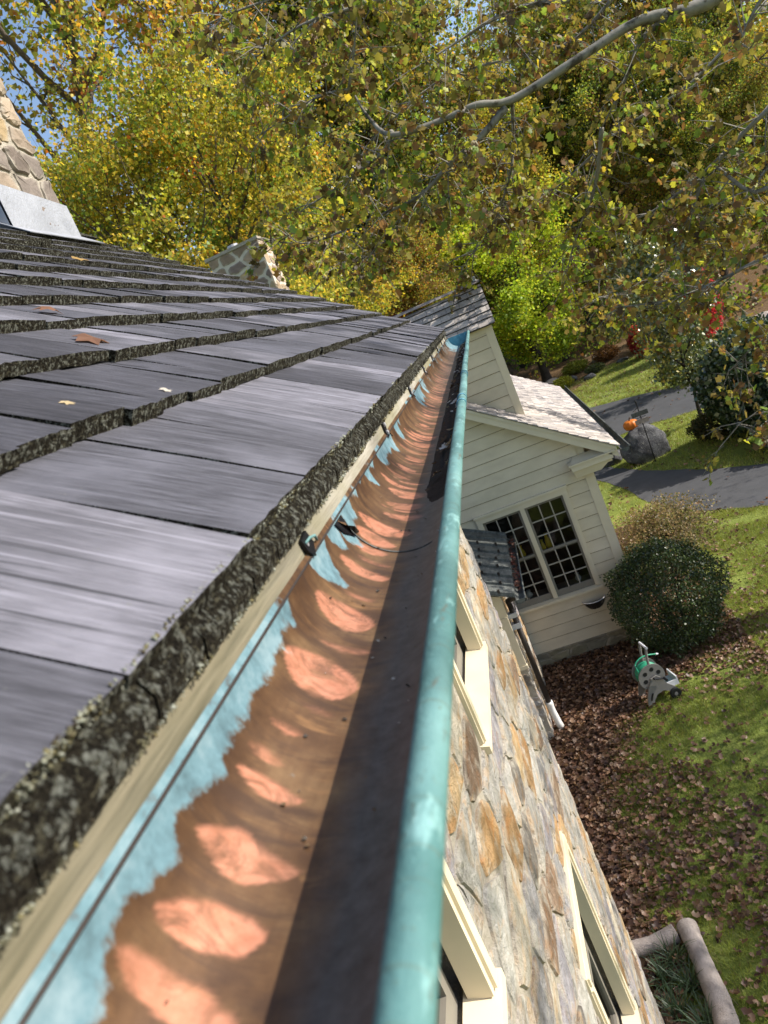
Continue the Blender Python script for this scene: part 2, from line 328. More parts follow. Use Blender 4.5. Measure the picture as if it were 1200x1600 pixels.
from mathutils.geometry import tessellate_polygon
def sheet(name, pts, z, mat, label, cat):
    P = [Vector((x, y, z)) for x, y in pts]; tri = tessellate_polygon([P])
    m = MB(); m.v = [tuple(p) for p in P]; m.c = [(1, 1, 1)]*len(P)
    for t in tri:
        a, b, c = t
        if (P[b]-P[a]).cross(P[c]-P[a]).z < 0: a, c = c, a
        m.f.append((a, b, c)); m.m.append(0)
    return tag(m.build(name, mat), label, cat, kind='structure')
def smooth(pts, n=4):
    out = []
    for i in range(len(pts)-1):
        p0 = pts[max(i-1, 0)]; p1 = pts[i]; p2 = pts[i+1]; p3 = pts[min(i+2, len(pts)-1)]
        for k in range(n):
            t = k/n; out.append(tuple(.5*(2*p1[j]+(p2[j]-p0[j])*t+(2*p0[j]-5*p1[j]+4*p2[j]-p3[j])*t*t+(3*p1[j]-p0[j]-3*p2[j]+p3[j])*t**3) for j in range(len(p1))))
    return out + [tuple(pts[-1])]
near_edge = [(16, 6.2), (8, 11.1), (3.75, 14.06), (2.34, 15.7), (1.7, 18.6), (.7, 22), (-.6, 26), (-1.6, 31.5)]
far_edge = [(1.4, 31.8), (2.57, 29.95), (4.54, 28.6), (6.0, 27.4), (9.5, 26.3), (16, 25.5)]
loop_edge = [(16, 22.4), (9, 22.7), (5.1, 23.15), (3.63, 23.6), (2.75, 23.5), (2.1, 22.6), (1.81, 20.9), (2.3, 19.5), (3.03, 18.25), (4.6, 16.31), (8.4, 13.4), (16, 8.9)]
edgej = lambda e: [(x + random.uniform(-.03, .03), y + random.uniform(-.03, .03)) for x, y in smooth(e, 8)]
driveway = sheet('driveway', edgej(near_edge) + edgej(far_edge) + edgej(loop_edge), .012, M['asphalt'], 'dark asphalt driveway looping round the grass island with the boulder', 'driveway')
bedpts = [(float(bed_x(y)) + .12*math.sin(y*3.1) + .06*math.sin(y*7.7), y) for y in np.linspace(3.6, 15.6, 50)] + [(-1.6, 15.6), (-2.4, 8), (-2.4, 3.6)]
sheet('mulch_bed', bedpts, .006, M['mulch'], 'leaf-covered mulch bed along the house walls', 'flower bed')

# ------------------------------------------------------------------ field-stone pieces (polygon cells between mortar)
def clip_poly(poly, px, py, nx_, ny_):
    out = []
    for i in range(len(poly)):
        a = poly[i]; b = poly[(i+1) % len(poly)]
        da = (a[0]-px)*nx_+(a[1]-py)*ny_; db = (b[0]-px)*nx_+(b[1]-py)*ny_
        if da <= 0: out.append(a)
        if (da < 0 < db) or (db < 0 < da): t = da/(da-db); out.append((a[0]+(b[0]-a[0])*t, a[1]+(b[1]-a[1])*t))
    return out
def cells(u0, u1, v0, v1, du, dv, holes=(), joint=.016, jit=.42, seed=1):
    """irregular stone outlines filling a rectangle, holes left free"""
    R_ = random.Random(seed); S = []; r = 0; v = v0 - dv/2
    while v < v1 + dv:
        u = u0 - du*(.5 if r % 2 else 1.0)
        while u < u1 + du:
            k = R_.uniform(.7, 1.45); u += du*k*.5
            S.append((u + R_.uniform(-jit, jit)*du*.5, v + R_.uniform(-jit, jit)*dv)); u += du*k*.5
        v += dv*R_.uniform(.85, 1.15); r += 1
    A = np.array(S); an = du/dv; out = []
    for i, (su, sv) in enumerate(S):
        if not (u0-du*.3 < su < u1+du*.3 and v0-dv*.3 < sv < v1+dv*.3): continue
        d = np.hypot(A[:, 0]-su, (A[:, 1]-sv)*an); near = np.argsort(d)[1:16]
        poly = [(u0, v0), (u1, v0), (u1, v1), (u0, v1)]
        for j in near:
            qu, qv = S[j]; nu, nv = qu-su, (qv-sv)*an*an; l = math.hypot(nu, nv)
            if l < 1e-6: continue
            nu /= l; nv /= l; mu, mv = (su+qu)/2, (sv+qv)/2
            poly = clip_poly(poly, mu - nu*joint/2, mv - nv*joint/2, nu, nv)
            if len(poly) < 3: break
        for h in holes:
            if len(poly) < 3: break
            a0, a1, b0, b1 = h
            if max(p[0] for p in poly) <= a0 or min(p[0] for p in poly) >= a1 or max(p[1] for p in poly) <= b0 or min(p[1] for p in poly) >= b1: continue
            opts = [clip_poly(poly, a0, 0, 1, 0), clip_poly(poly, a1, 0, -1, 0), clip_poly(poly, 0, b0, 0, 1), clip_poly(poly, 0, b1, 0, -1)]
            poly = max(opts, key=lambda p: area(p) if len(p) > 2 else 0)
        if len(poly) >= 3 and area(poly) > .15*du*dv: out.append(poly)
    return out
def area(p): return abs(sum(p[i][0]*p[(i+1) % len(p)][1]-p[(i+1) % len(p)][0]*p[i][1] for i in range(len(p))))/2
STONE_TINTS = [((.38, .36, .33), 4), ((.44, .42, .38), 3), ((.28, .27, .27), 4), ((.36, .225, .11), 4), ((.42, .30, .17), 3.4), ((.21, .145, .10), 2.6), ((.46, .41, .33), 3), ((.31, .29, .31), 2), ((.19, .17, .15), 2)]
def stone_piece(poly, to3, depth, R_, tints=STONE_TINTS, mb=None):
    """one stone: rounded outline, rough pillowed face"""
    m = mb or MB(); c = R_.choices([a for a, _ in tints], [b for _, b in tints])[0]; k = R_.uniform(.78, 1.22); m.cur = tuple(min(.8, q*k) for q in c)
    cu = sum(p[0] for p in poly)/len(poly); cv = sum(p[1] for p in poly)/len(poly)
    ring = []
    for i in range(len(poly)):              # cut the corners and roughen
        a = poly[i]; b = poly[(i+1) % len(poly)]
        for t in (.18, .5, .82):
            ring.append((a[0]+(b[0]-a[0])*t + R_.uniform(-1, 1)*.008, a[1]+(b[1]-a[1])*t + R_.uniform(-1, 1)*.007))
    n = len(ring); base = len(m.v); dp = depth*R_.uniform(.6, 1.25); tu, tv = R_.uniform(-.25, .25), R_.uniform(-.25, .25)
    for s, h in ((1.0, 0.0), (.97, .7), (.70, 1.0)):
        for (u, v) in ring:
            uu = cu+(u-cu)*s; vv = cv+(v-cv)*s; hh = dp*h*(1+tu*(u-cu)/.15+tv*(v-cv)/.1) + (R_.uniform(-.25, .25)*dp if h else 0)
            m.v.append(tuple(to3(uu, vv, max(hh, 0.0) if h else -.004)))
    SM = (.43, .385, .315); edge = []                # pointing smeared unevenly over the stone's edge
    for i in range(2*n): f = R_.random()**1.4; edge.append(tuple(a+(b-a)*f for a, b in zip(m.cur, SM)))
    m.v.append(tuple(to3(cu, cv, dp*R_.uniform(.85, 1.2)))); m.c += edge + [m.cur]*(n+1)
    for L in range(2):
        for i in range(n):
            j = (i+1) % n; m.f.append((base+L*n+i, base+L*n+j, base+(L+1)*n+j, base+(L+1)*n+i)); m.m.append(0)
    for i in range(n): m.f.append((base+2*n+i, base+2*n+(i+1) % n, base+3*n)); m.m.append(0)
    return m

# ================================================================== STONE HOUSE (near)
EX, EZ, PITCH = -.200, CZ - .091, .74        # eave edge of the shingles
Y0, YF = -1.2, 4.55                           # gable ends
WX = -.55                                     # face of the stone wall
RIDGE_D = 1.86
house = empty('stone_house', (-2, 2, 0), 'near stone house with weathered wood shingle roof and cream windows', 'house')
# -- walls
win = [(.62, 1.50, CZ-1.54, CZ-.52), (2.46, 3.34, CZ-1.52, CZ-.52), (2.46, 3.36, CZ-3.87, CZ-2.68), (.62, 1.50, CZ-3.87, CZ-2.68)]
wall = MB(); top = CZ - .40
ys = sorted({Y0+.15, YF-.1} | {w[0] for w in win} | {w[1] for w in win}); zs = sorted({0.0, top} | {w[2] for w in win} | {w[3] for w in win})
for a, b in zip(ys[:-1], ys[1:]):
    for c, d in zip(zs[:-1], zs[1:]):
        my, mz = (a+b)/2, (c+d)/2
        if any(w[0] < my < w[1] and w[2] < mz < w[3] for w in win): continue
        wall.quad((WX, a, c), (WX, b, c), (WX, b, d), (WX, a, d))
bx = -3.55
wall.quad((WX, YF-.1, 0), (bx, YF-.1, 0), (bx, YF-.1, top), (-2.06, YF-.1, CZ+1.2), (WX, YF-.1, top)); wall.quad((bx, Y0+.15, 0), (WX, Y0+.15, 0), (WX, Y0+.15, top), (-2.06, Y0+.15, CZ+1.2), (bx, Y0+.15, top))
wall.quad((bx, YF-.1, 0), (bx, Y0+.15, 0), (bx, Y0+.15, top), (bx, YF-.1, top)); wall.quad((WX-.01, Y0+.15, top), (WX-.01, YF-.1, top), (bx, YF-.1, top), (bx, Y0+.15, top))
for w in win:                                # splayed reveals
    y0, y1, z0, z1 = w; xr = WX - .16
    wall.quad((WX, y0, z0), (WX, y1, z0), (xr, y1, z0), (xr, y0, z0)); wall.quad((WX, y1, z1), (WX, y0, z1), (xr, y0, z1), (xr, y1, z1))
    wall.quad((WX, y1, z0), (WX, y1, z1), (xr, y1, z1), (xr, y1, z0)); wall.quad((WX, y0, z1), (WX, y0, z0), (xr, y0, z0), (xr, y0, z1))
wallo = wall.build('wall', M['mortar'], house)
RS = random.Random(11)
holes = [(w[0]-.012, w[1]+.012, w[2]-.012, w[3]+.012) for w in win]
CP = cells(Y0+.17, YF-.11, .0, top-.02, .36, .185, holes, .017, .45, 5)
CP.sort(key=lambda p: -(sum(q[0] for q in p)/len(p)))
to_main = lambda u, v, h: (WX + h, u, v)
rest = MB(); n_st = 0
for p in CP:
    cy = sum(q[0] for q in p)/len(p)
    if cy > .9 and n_st < 296:
        stone_piece(p, to_main, .012, RS).build('stone', M['stone'], wallo, col=True); n_st += 1
    else: stone_piece(p, to_main, .016, RS, mb=rest)
o = rest.build('stones', M['stone'], wallo, col=True); o['kind'] = 'stuff'
# quoin face of the far corner shows as mortar edge stones
def stone_window(w):
    y0, y1, z0, z1 = w; f = MB()
    cw = .078
    for a, b, x in ((0, cw, .016), (.012, cw*.72, .026), (.03, cw*.45, .020)):   # stepped casing
        for (p, q, r, s) in ((y0+a+.002, y0+b, z0+.003, z1-cw-.001), (y1-b, y1-a-.002, z0+.003, z1-cw-.001)): f.box((WX-.05+x*.1, p, r), (WX+x, q, s))
        f.box((WX-.05+x*.1, y0+a+.003, z1-b), (WX+x+.0015, y1-a-.003, z1-a-.003))
    wo_ = f.build('window', M['paint'], house)
    s = MB(); s.prism([(WX+.034, y0-.008, z0-.04), (WX+.034, y0-.008, z0-.008), (WX-.06, y0-.008, z0+.015), (WX-.06, y0-.008, z0-.04)], (0, y1-y0+.016, 0)); s.build('sill', M['paint'], wo_)
    xs = WX - .075; a, b, c, d = y0+cw, y1-cw, z0+.012, z1-cw; t = MB(); bw = .045; mid = (c+d)/2
    for p, q, r, u in ((a, a+bw, c, d), (b-bw, b, c, d), (a+bw, b-bw, c, c+.07), (a+bw, b-bw, d-bw, d), (a+bw, b-bw, mid-.02, mid+.02)): t.box((xs-.03, p, r), (xs, q, u))
    t.build('sash', M['paint_dim'], wo_)
    m = MB(); n3 = 3
    for k in range(1, n3): yy = a+bw+(b-a-2*bw)*k/n3; m.box((xs-.026, yy-.009, c+.07), (xs-.004, yy+.009, mid-.02)); m.box((xs-.026, yy-.009, mid+.02), (xs-.004, yy+.009, d-bw))
    m.build('muntin', M['sash_pale'], wo_)
    for lo, hi in ((c+.07, mid-.02), (mid+.02, d-bw)):
        for k in range(3):
            g = MB(); ya = a+bw+(b-a-2*bw)*k/3; yb = a+bw+(b-a-2*bw)*(k+1)/3; g.quad((xs-.016, ya, lo), (xs-.016, yb, lo), (xs-.016, yb, hi), (xs-.016, ya, hi)); g.build('pane', M['glass'], wo_)
    r = MB(); r.box((xs-.5, y0, z0), (xs-.14, y1, z1)); r.quad((xs-.06, y0+.05, z0), (xs-.06, y1-.05, z0), (xs-.06, y1-.05, z1), (xs-.06, y0+.05, z1)); r.build('blind', M['room'], wo_)
for w in win: stone_window(w)
# -- roof
ca, sa = 1/math.hypot(1, PITCH), PITCH/math.hypot(1, PITCH)
ROOF = Matrix(((-ca, 0, sa, EX), (0, -1, 0, 0), (sa, 0, ca, EZ), (0, 0, 0, 1)))   # x up the slope, y towards the viewer, z off the roof
deck = MB(); s1 = RIDGE_D/ca
P3 = lambda s, y, h: ROOF @ Vector((s, -y, h))
deck.quad(P3(.05, Y0, -.095), P3(.05, YF-.02, -.095), P3(s1, YF-.02, -.095), P3(s1, Y0, -.095))
rx = EX - RIDGE_D; rz = EZ + PITCH*RIDGE_D
deck.quad((rx, Y0, rz-.05), (rx, YF-.02, rz-.05), (rx-1.95, YF-.02, rz-.05-1.95*PITCH), (rx-1.95, Y0, rz-.05-1.95*PITCH))
roof = deck.build('roof', M['dark_shingle_end'], house)
course = [0, .172, .312, .45, .59, .735, .88, 1.03, 1.18, 1.33, 1.48, 1.63, 1.78, 1.90]
T = .019; RR = random.Random(3)
def shingle(mb, s0, s1_, ya, yb, t, fine, org):
    """a split shingle: tapered, ragged butt, bowed face; org = roof-frame origin of the piece"""
    k = 10 if fine else 4; L = (s1_-s0); base = len(mb.v); lift = RR.uniform(-.002, .003); off = RR.uniform(-.005, .005)*(.3 if s0 == 0 else 1); tw = RR.uniform(-.003, .003)
    rows = []
    for i in range(k+1):
        y = ya+(yb-ya)*i/k; bow = .0012*math.sin(i/k*math.pi)+RR.uniform(-.0007, .0007); q = (i/k-.5)*tw
        e = off + RR.uniform(-.0013, .0013)
        low = RR.uniform(-.002, .001)
        rows.append([(s0+e+.002, y, lift+bow+q-.0015), (s0+e+L*.5, y, lift*.6+bow+q-t*.5), (s0+L+.02, y, -t-t*.02/L+q), (s0+e+.001, y, -t+low)])
    for r in rows:
        for (s, y, h) in r: mb.v.append((s-org[0], -(y-org[1]), h)); mb.c.append((1, 1, 1))
    for i in range(k):
        a = base+i*4; b = a+4
        for f, mi in (((a, a+1, b+1, b), 0), ((a+1, a+2, b+2, b+1), 0), ((a+3, a, b, b+3), 1)): mb.f.append(f); mb.m.append(mi)
    for a, fl in ((base, 1), (base+k*4, 0)):
        f = (a, a+3, a+2, a+1); mb.f.append(f if fl else f[::-1]); mb.m.append(1)
rest = MB(); hero = []
for ci in range(len(course)-1):
    s0, s1_ = course[ci]/ca, course[ci+1]/ca
    y = YF + RR.uniform(0, .02); joints = [y]
    while y > Y0:
        w = RR.choice([.085, .10, .12, .14, .16, .19]) * RR.uniform(.9, 1.1); y -= w; joints.append(max(y, Y0))
    if ci == 0:
        joints = [q for q in joints if q > .99] + [.945, .815, .668, .487, .288, .11, -.05, -.2, -.4, -.55, -.7, -.9, -1.1, Y0]
    if ci == 1: joints = [q for q in joints if q > 1.0] + [.93, .84, .75, .64, .545, .40, .25, .1, -.1, -.3, -.5, -.8, Y0]
    vis = max(.08, 1.55*(course[ci]+.2)-.35)
    for a, b in zip(joints[:-1], joints[1:]):
        g = .0035 if a > .2 else .003; gap = RR.uniform(.001, g)
        if a > vis: hero.append((s0, s1_, b+gap, a, ci))
        else: shingle(rest, s0, s1_, b+gap, a, T, False, (0, 0))
hero.sort(key=lambda h: -(1/(.2+abs(h[2]))))
for i, (s0, s1_, b, a, ci) in enumerate(hero):
    if i < 298:
        m = MB(); shingle(m, s0, s1_, b, a, T*RR.uniform(.88, 1.12), b < 1.3 and ci < 3, (s0, b)); me = m.mesh('shingle', [M['shingle'], M['butt']])
        o = D.objects.new('shingle', me); COL.objects.link(o); o.parent = roof; o.matrix_parent_inverse = wmat(roof).inverted(); o.matrix_world = ROOF @ Matrix.Translation((s0, -b, 0))
    else: shingle(rest, s0, s1_, b, a, T, False, (0, 0))
me = rest.mesh('shingles', [M['shingle'], M['butt']]); o = link('shingles', me, roof); o.matrix_world = ROOF; o['kind'] = 'stuff'
print('main shingles', len(hero), 'stones', n_st)
# starter course under the first shingles
st = MB(); y = Y0
while y < YF:
    w = RR.uniform(.1, .22); y2 = min(y+w, YF); e = RR.uniform(-.002, .002)
    k = 6
    for i in range(k):
        ya, yb = y+(y2-y-.002)*i/k, y+(y2-y-.002)*(i+1)/k; lo = -.030+RR.uniform(-.0015, .0015); so_ = -.0148+RR.uniform(-.0012, .0012)
        st.quad(P3(e+.003, ya, -.011), P3(e+.003, yb, -.011), P3(so_+.004, yb, -.0185), P3(so_+.004, ya, -.0185)); st.quad(P3(so_+.004, ya, -.0185), P3(so_+.004, yb, -.0185), P3(so_, yb, lo), P3(so_, ya, lo)); st.quad(P3(so_, ya, lo), P3(so_, yb, lo), P3(.06, yb, -.075), P3(.06, ya, -.075))
    y = y2
st.build('starter_course', M['butt'], roof)
rg = MB(); rg.prism([(rx+.13, Y0, rz-.075), (rx, Y0, rz+.03), (rx-.13, Y0, rz-.075)], (0, 3.2-Y0, 0)); rg.prism([(rx+.13, 4.25, rz-.075), (rx, 4.25, rz+.03), (rx-.13, 4.25, rz-.075)], (0, .28, 0)); rg.build('ridge_cap', M['butt'], roof)
rk = MB()                                     # barge board under the far rake
rk.prism([P3(.0, YF-.05, -.06), P3(s1, YF-.05, -.06), P3(s1, YF-.05, -.2), P3(.0, YF-.05, -.2)], (0, .03, 0)); rk.build('barge_board', M['paint'], house)
# fascia and soffit
FX = -.2138; fm = MB()
fm.box((FX-.022, Y0, CZ-.34), (FX, YF-.03, CZ-.122)); fm.box((WX-.02, Y0, CZ-.36), (FX-.002, YF-.03, CZ-.338)); fm.build('fascia', M['fascia'], house)
# lichen crumbs on the shingle ends
def crumbs(n, ylo, yhi, big):
    V = []; Fc = []; C = []
    left = 0
    for _ in range(n):
        if left <= 0: cy0 = ylo + (yhi-ylo)*RR.random()**1.5; ch0 = RR.uniform(-.030, -.002); left = RR.randint(5, 26); spread = RR.uniform(.9, 2.4)*big; pale = RR.random()
        left -= 1; r = big*RR.uniform(.25, .8); y = cy0+RR.gauss(0, spread); h = min(-.002, max(-.031, ch0+RR.gauss(0, spread))); s = .003 - 1.05*max(0, -h-.013) + RR.uniform(-.0005, .002)
        c = P3(s, y, h); b = len(V); c0 = RR.choice([(.32, .33, .26), (.40, .41, .34), (.25, .25, .19), (.17, .16, .10)] if pale > .45 else [(.16, .15, .09), (.10, .085, .05), (.07, .055, .035), (.20, .17, .08)])
        dirs = [(1, 0, 0), (-1, 0, 0), (0, 1, 0), (0, -1, 0), (0, 0, 1), (0, 0, -1)]
        for d in dirs: V.append(c + Vector(d)*r*RR.uniform(.4, 1.2)); C.append(c0)
        for f in ((0, 2, 4), (2, 1, 4), (1, 3, 4), (3, 0, 4), (2, 0, 5), (1, 2, 5), (3, 1, 5), (0, 3, 5)): Fc.append([b+q for q in f])
    return V, Fc, C
V1, F1, C1 = crumbs(7500, .12, 1.0, .0024); V2, F2, C2 = crumbs(2200, .8, 3.2, .0042)
V = V1+V2; Fq = F1+[[i+len(V1) for i in f] for f in F2]
o = link('lichen', np_mesh('lichen', [tuple(v) for v in V], Fq, M['lichen'], np.array(C1+C2), True, 3), roof); o['kind'] = 'stuff'
# chimney on the ridge
def chimney(parent, x0, x1, y0, y1, zb, zt, du, dv, mat, tints, seed, flash=None, faces=('x', 'y'), holder_name='chimney', depth=.02, joint=.02):
    b = MB(); b.box((x0, y0, zb), (x1, y1, zt)); ch = b.build(holder_name, M['mortar'] if joint < .03 else M['pale_mortar'], parent)
    R_ = random.Random(seed)
    if 'x' in faces:
        for p in cells(y0, y1, zb, zt, du, dv, (), joint, .3, seed): stone_piece(p, lambda u, v, h: (x1+h, u, v), depth, R_, tints).build('stone', mat, ch, col=True)
    if 'y' in faces:
        for p in cells(x0, x1, zb, zt, du, dv, (), joint, .3, seed+1): stone_piece(p, lambda u, v, h: (u, y0-h, v), depth, R_, tints).build('stone', mat, ch, col=True)
    return ch
CT = [((.28, .22, .165), 4), ((.33, .26, .19), 3), ((.21, .175, .15), 3), ((.34, .25, .14), 1.5), ((.18, .145, .12), 2)]
c1 = chimney(house, -2.75, -1.93, 3.62, 4.22, CZ+1.2, CZ+3.0, .19, .15, M['stone_far'], CT, 21)
fl = MB(); a = .028
fl.prism([(-1.93+a, 3.62-a, CZ+1.14), (-1.93+a, 4.22+a, CZ+1.14), (-1.93+a, 4.22+a, CZ+1.36), (-1.93+a, 3.62-a, CZ+1.40)], (-.012, 0, 0))
fl.prism([(-1.93+a-.002, 3.62-a, CZ+1.14), (-2.75, 3.62-a, CZ+1.14), (-2.75, 3.62-a, CZ+1.50), (-1.93+a-.002, 3.62-a, CZ+1.40)], (0, .012, 0))
fl.build('flashing', M['lead'], c1)
ap = MB(); ap.prism([P3(1.73/ca-.14, 3.55, .004), P3(1.73/ca-.14, 4.3, .004), P3(1.73/ca+.05, 4.3, .006), P3(1.73/ca+.05, 3.55, .006)], Vector((sa, 0, ca))*.004); ap.build('flashing_apron', M['lead'], c1)

# ================================================================== COPPER GUTTER
gut = empty('copper_gutter', (-.15, 2, CZ-.22), 'half-round copper gutter with turquoise patina along the eave of the stone house', 'gutter')
GCX, GCZ, GR = -.1462, CZ-.1565, .0648
yk = [-.7, -.5, -.3, -.1, 0.02, .08]
while yk[-1] < YF+.07: yk.append(yk[-1] + .0012 + .0042*yk[-1])
yk = np.array(yk); ang = np.linspace(math.radians(176), math.radians(360), 84); vf = np.linspace(0, 1, 84)
YY, AA = np.meshgrid(yk, ang, indexing='ij'); VV = np.broadcast_to(vf, YY.shape)
dent = .0012*(fbm(YY*9, VV*3, 41)-.5)*2
X_ = GCX + (GR+dent)*np.cos(AA); Z_ = GCZ + (GR+dent)*np.sin(AA)
ny_, nv_ = YY.shape; idx = np.arange(ny_*nv_).reshape(ny_, nv_)
Fg = np.stack([idx[:-1, :-1], idx[1:, :-1], idx[1:, 1:], idx[:-1, 1:]], -1).reshape(-1, 4)
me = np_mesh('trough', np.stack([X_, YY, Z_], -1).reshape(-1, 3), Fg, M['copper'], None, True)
bare = np.zeros(YY.shape); RG = random.Random(9)
wob = .006*(fbm(YY*26, VV*11, 8)-.5)*2
# where roof drips have scoured the metal bright: position along the gutter, half width, from/to round the trough, strength
SCOUR = [(.178, .012, .1, .36, .8), (.213, .011, .08, .36, .8), (.246, .013, .11, .36, 1), (.288, .0145, .11, .39, .9), (.3415, .008, .137, .34, 1), (.366, .006, .13, .265, .9), (.3966, .006, .154, .29, .9), (.43, .004, .2, .36, .5), (.471, .027, .095, .40, 1), (.522, .006, .2, .42, .5), (.577, .022, .096, .39, 1), (.625, .006, .2, .37, .6), (.688, .014, .12, .39, .9), (.722, .006, .18, .4, .6), (.753, .012, .135, .36, .9)]
y = .79
while y < YF: w = RG.choice([.005, .009, .012, .016])*RG.uniform(.8, 1.25); SCOUR.append((y, w, RG.uniform(.09, .24), RG.uniform(.34, .54), RG.choice([.6, .9, 1.0]))); y += w*RG.uniform(1.7, 3.0) + RG.choice([0, .006, .015])
for y, w, a_, b_, k_ in SCOUR:
    vm, hv = (a_+b_)/2, (b_-a_)/2; q = np.clip(1-((VV-vm)/hv)**2, 0, None)**RG.uniform(.5, .95)*(.8+.4*fbm(VV*9+y*31, VV*0, 27, 2))
    dy = YY + wob*RG.uniform(.4, 1.1) - y - RG.uniform(-.03, .03)*(VV-vm); ww = w*q + 1e-6
    lo = np.clip((dy+ww)/.0016, 0, 1); hi = np.clip((ww-dy)/RG.uniform(.0025, .010), 0, 1); bare = np.maximum(bare, np.where(q > 0, lo*hi*k_, 0))
reach = np.where(YY < .735, np.interp(YY, [.1, .19, .206, .228, .25, .27, .2836, .30, .331, .339, .362, .405, .45, .48, .511, .53, .60, .625, .64, .66, .68, .70, .72, .735], [.14, .115, .085, .06, .09, .125, .04, .10, .14, .09, .105, .083, .09, .05, .09, -.03, -.03, .18, .25, .12, -.05, .12, .15, -.05]), (fbm(YY*np.where(YY < 1, 9, 8)+4, YY*0+3, 12, 3)-.47)*.85) + .07*(fbm(YY*70, VV*2, 13, 3)-.5)*np.clip(YY*2, .5, 1.6)
pat = np.clip((reach - .004 - VV)*13 + .5, 0, 1)*np.clip((2.6-YY)/.8, .35, 1)
pat = np.where(YY > 3.9, np.maximum(pat, np.clip((YY-3.95)*2.2 + (fbm(YY*9, VV*9, 31)-.5), 0, 1)), pat)
grime_shade = np.clip((VV - .41 + .07*(fbm(YY*14, VV*6, 19)-.5))*11, 0, 1); grime_shade = np.maximum(grime_shade, np.clip((YY-1.6)/2.2, 0, .62)*np.clip((VV-.1)*3, 0, 1))  # grime film, plus shade painted over the trough's shadowed side
for nm, arr in (('bare', bare*(1-.75*np.clip((YY-2.2)/1.2, 0, 1))), ('patina', pat), ('grime_shade', grime_shade)):
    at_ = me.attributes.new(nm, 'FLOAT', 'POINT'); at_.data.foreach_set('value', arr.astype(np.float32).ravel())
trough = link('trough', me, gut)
bx_, bz_ = -.0815, CZ-.1625
bd = MB(); bd.tube([(bx_+.0006*math.sin(q*5), q, bz_+.0005*math.sin(q*3.3)) for q in np.concatenate([np.linspace(-.7, .05, 6), np.linspace(.1, YF+.07, 120)])], .0083, 24); bd.build('bead', M['verdigris'], gut, True)
fb = MB()                                      # rolled back edge against the fascia
fb.tube([(GCX-GR-.0005, q, GCZ+.0048) for q in np.linspace(-.7, YF+.07, 60)], .0013, 8); fb.build('back_edge', M['dark_metal'], gut, True)
fy = yk[yk > -.75]; fv = np.concatenate([np.stack([np.full_like(fy, GCX-GR), fy, np.full_like(fy, GCZ+.005)], -1), np.stack([np.full_like(fy, FX+.001), fy, GCZ+.0095+.002*fbm(fy*12, fy*0, 7)], -1)])
k_ = len(fy); fmesh = np_mesh('back_flange', fv, [[i, i+1, k_+i+1, k_+i] for i in range(k_-1)], M['copper'])
fpat = np.where(fy < .5, .75, np.clip((fbm(fy*9+4, fy*0+3, 12, 3)-.45)*12, 0, 1)*np.clip(fbm(fy*14, fy*0, 3)*3-.9, 0, .8)); at_ = fmesh.attributes.new('patina', 'FLOAT', 'POINT'); at_.data.foreach_set('value', np.concatenate([fpat, fpat]).astype(np.float32))
link('back_flange', fmesh, gut)
ec = MB(); n = 20; pts = [(GCX+GR*math.cos(t), YF+.065, GCZ+GR*math.sin(t)) for t in np.linspace(math.pi*.98, 2*math.pi, n)]; ec.prism(pts, (0, .002, 0)); ec.build('end_cap', M['blue_patina'], gut)
def band(y, w, h, name, mat, a0=176, a1=352):  # lapped joint or strap following the trough
    m = MB(); A = np.radians(np.linspace(a0, a1, 40))
    for i in range(39):
        p = lambda t, yy, r: (GCX+(GR-r)*math.cos(t), yy, GCZ+(GR-r)*math.sin(t))
        m.quad(p(A[i], y-w, h), p(A[i], y+w, h), p(A[i+1], y+w, h), p(A[i+1], y-w, h)); m.quad(p(A[i], y-w, 0), p(A[i], y-w, h), p(A[i+1], y-w, h), p(A[i+1], y-w, 0)); m.quad(p(A[i], y+w, h), p(A[i], y+w, 0), p(A[i+1], y+w, 0), p(A[i+1], y+w, h))
    return m.build(name, mat, gut)
band(.765, .0014, .001, 'solder_seam', M['grey_copper'], 184, 285)
tc = MB()                                      # torn, lifted corner of the lapped sheet
tp = lambda a, y, r: (GCX+(GR-r)*math.cos(math.radians(a)), y, GCZ+(GR-r)*math.sin(math.radians(a)))
for a0, a1, r0, r1, y0, y1, y2, y3 in ((178, 186, .002, .006, .735, .76, .742, .762), (186, 194, .006, .011, .742, .762, .752, .763), (194, 203, .011, .008, .752, .763, .760, .764)):
    tc.quad(tp(a0, y0, r0), tp(a0, y1, .0015), tp(a1, y3, .0015), tp(a1, y2, r1))
tc.build('torn_flap', M['copper'], gut)
tg = MB(); tg.quad(tp(177, .722, .0014), tp(177, .757, .0016), tp(203, .760, .0014), tp(192, .738, .0012)); tg.build('torn_gap', M['black_metal'], gut)
# hanger straps nailed to the fascia
for k, y in enumerate((1.25, 1.80, 2.36, 2.86, 3.34, 3.82, 4.3)):
    m = MB(); m.box((FX+.0005, y-.011, CZ-.156), (FX+.0035, y+.011, CZ-.124)); h_ = m.build('hanger_strap', M['black_metal'], gut)
    for z in (CZ-.1335, CZ-.1475):
        s = MB(); s.tube([(FX+.0035, y, z), (FX+.0058, y, z), (FX+.0066, y, z)], [.0042, .0042, .0024], 10); s.build('screw', M['screw'], h_)
    w_ = MB(); w_.tube([(FX+.004, y+.004, CZ-.153), (GCX-GR+.003, y+.006, CZ-.1505), (GCX-GR+.005, y+.010, CZ-.158)], .0012, 6); w_.build('hook', M['dark_metal'], h_)
for y in (1.36, 1.44, 1.9, 1.94):
    m = MB(); m.tube([(bx_, y-.004, bz_), (bx_, y+.004, bz_)], .0096, 24); m.build('wire_ring', M['blue_patina'], gut)
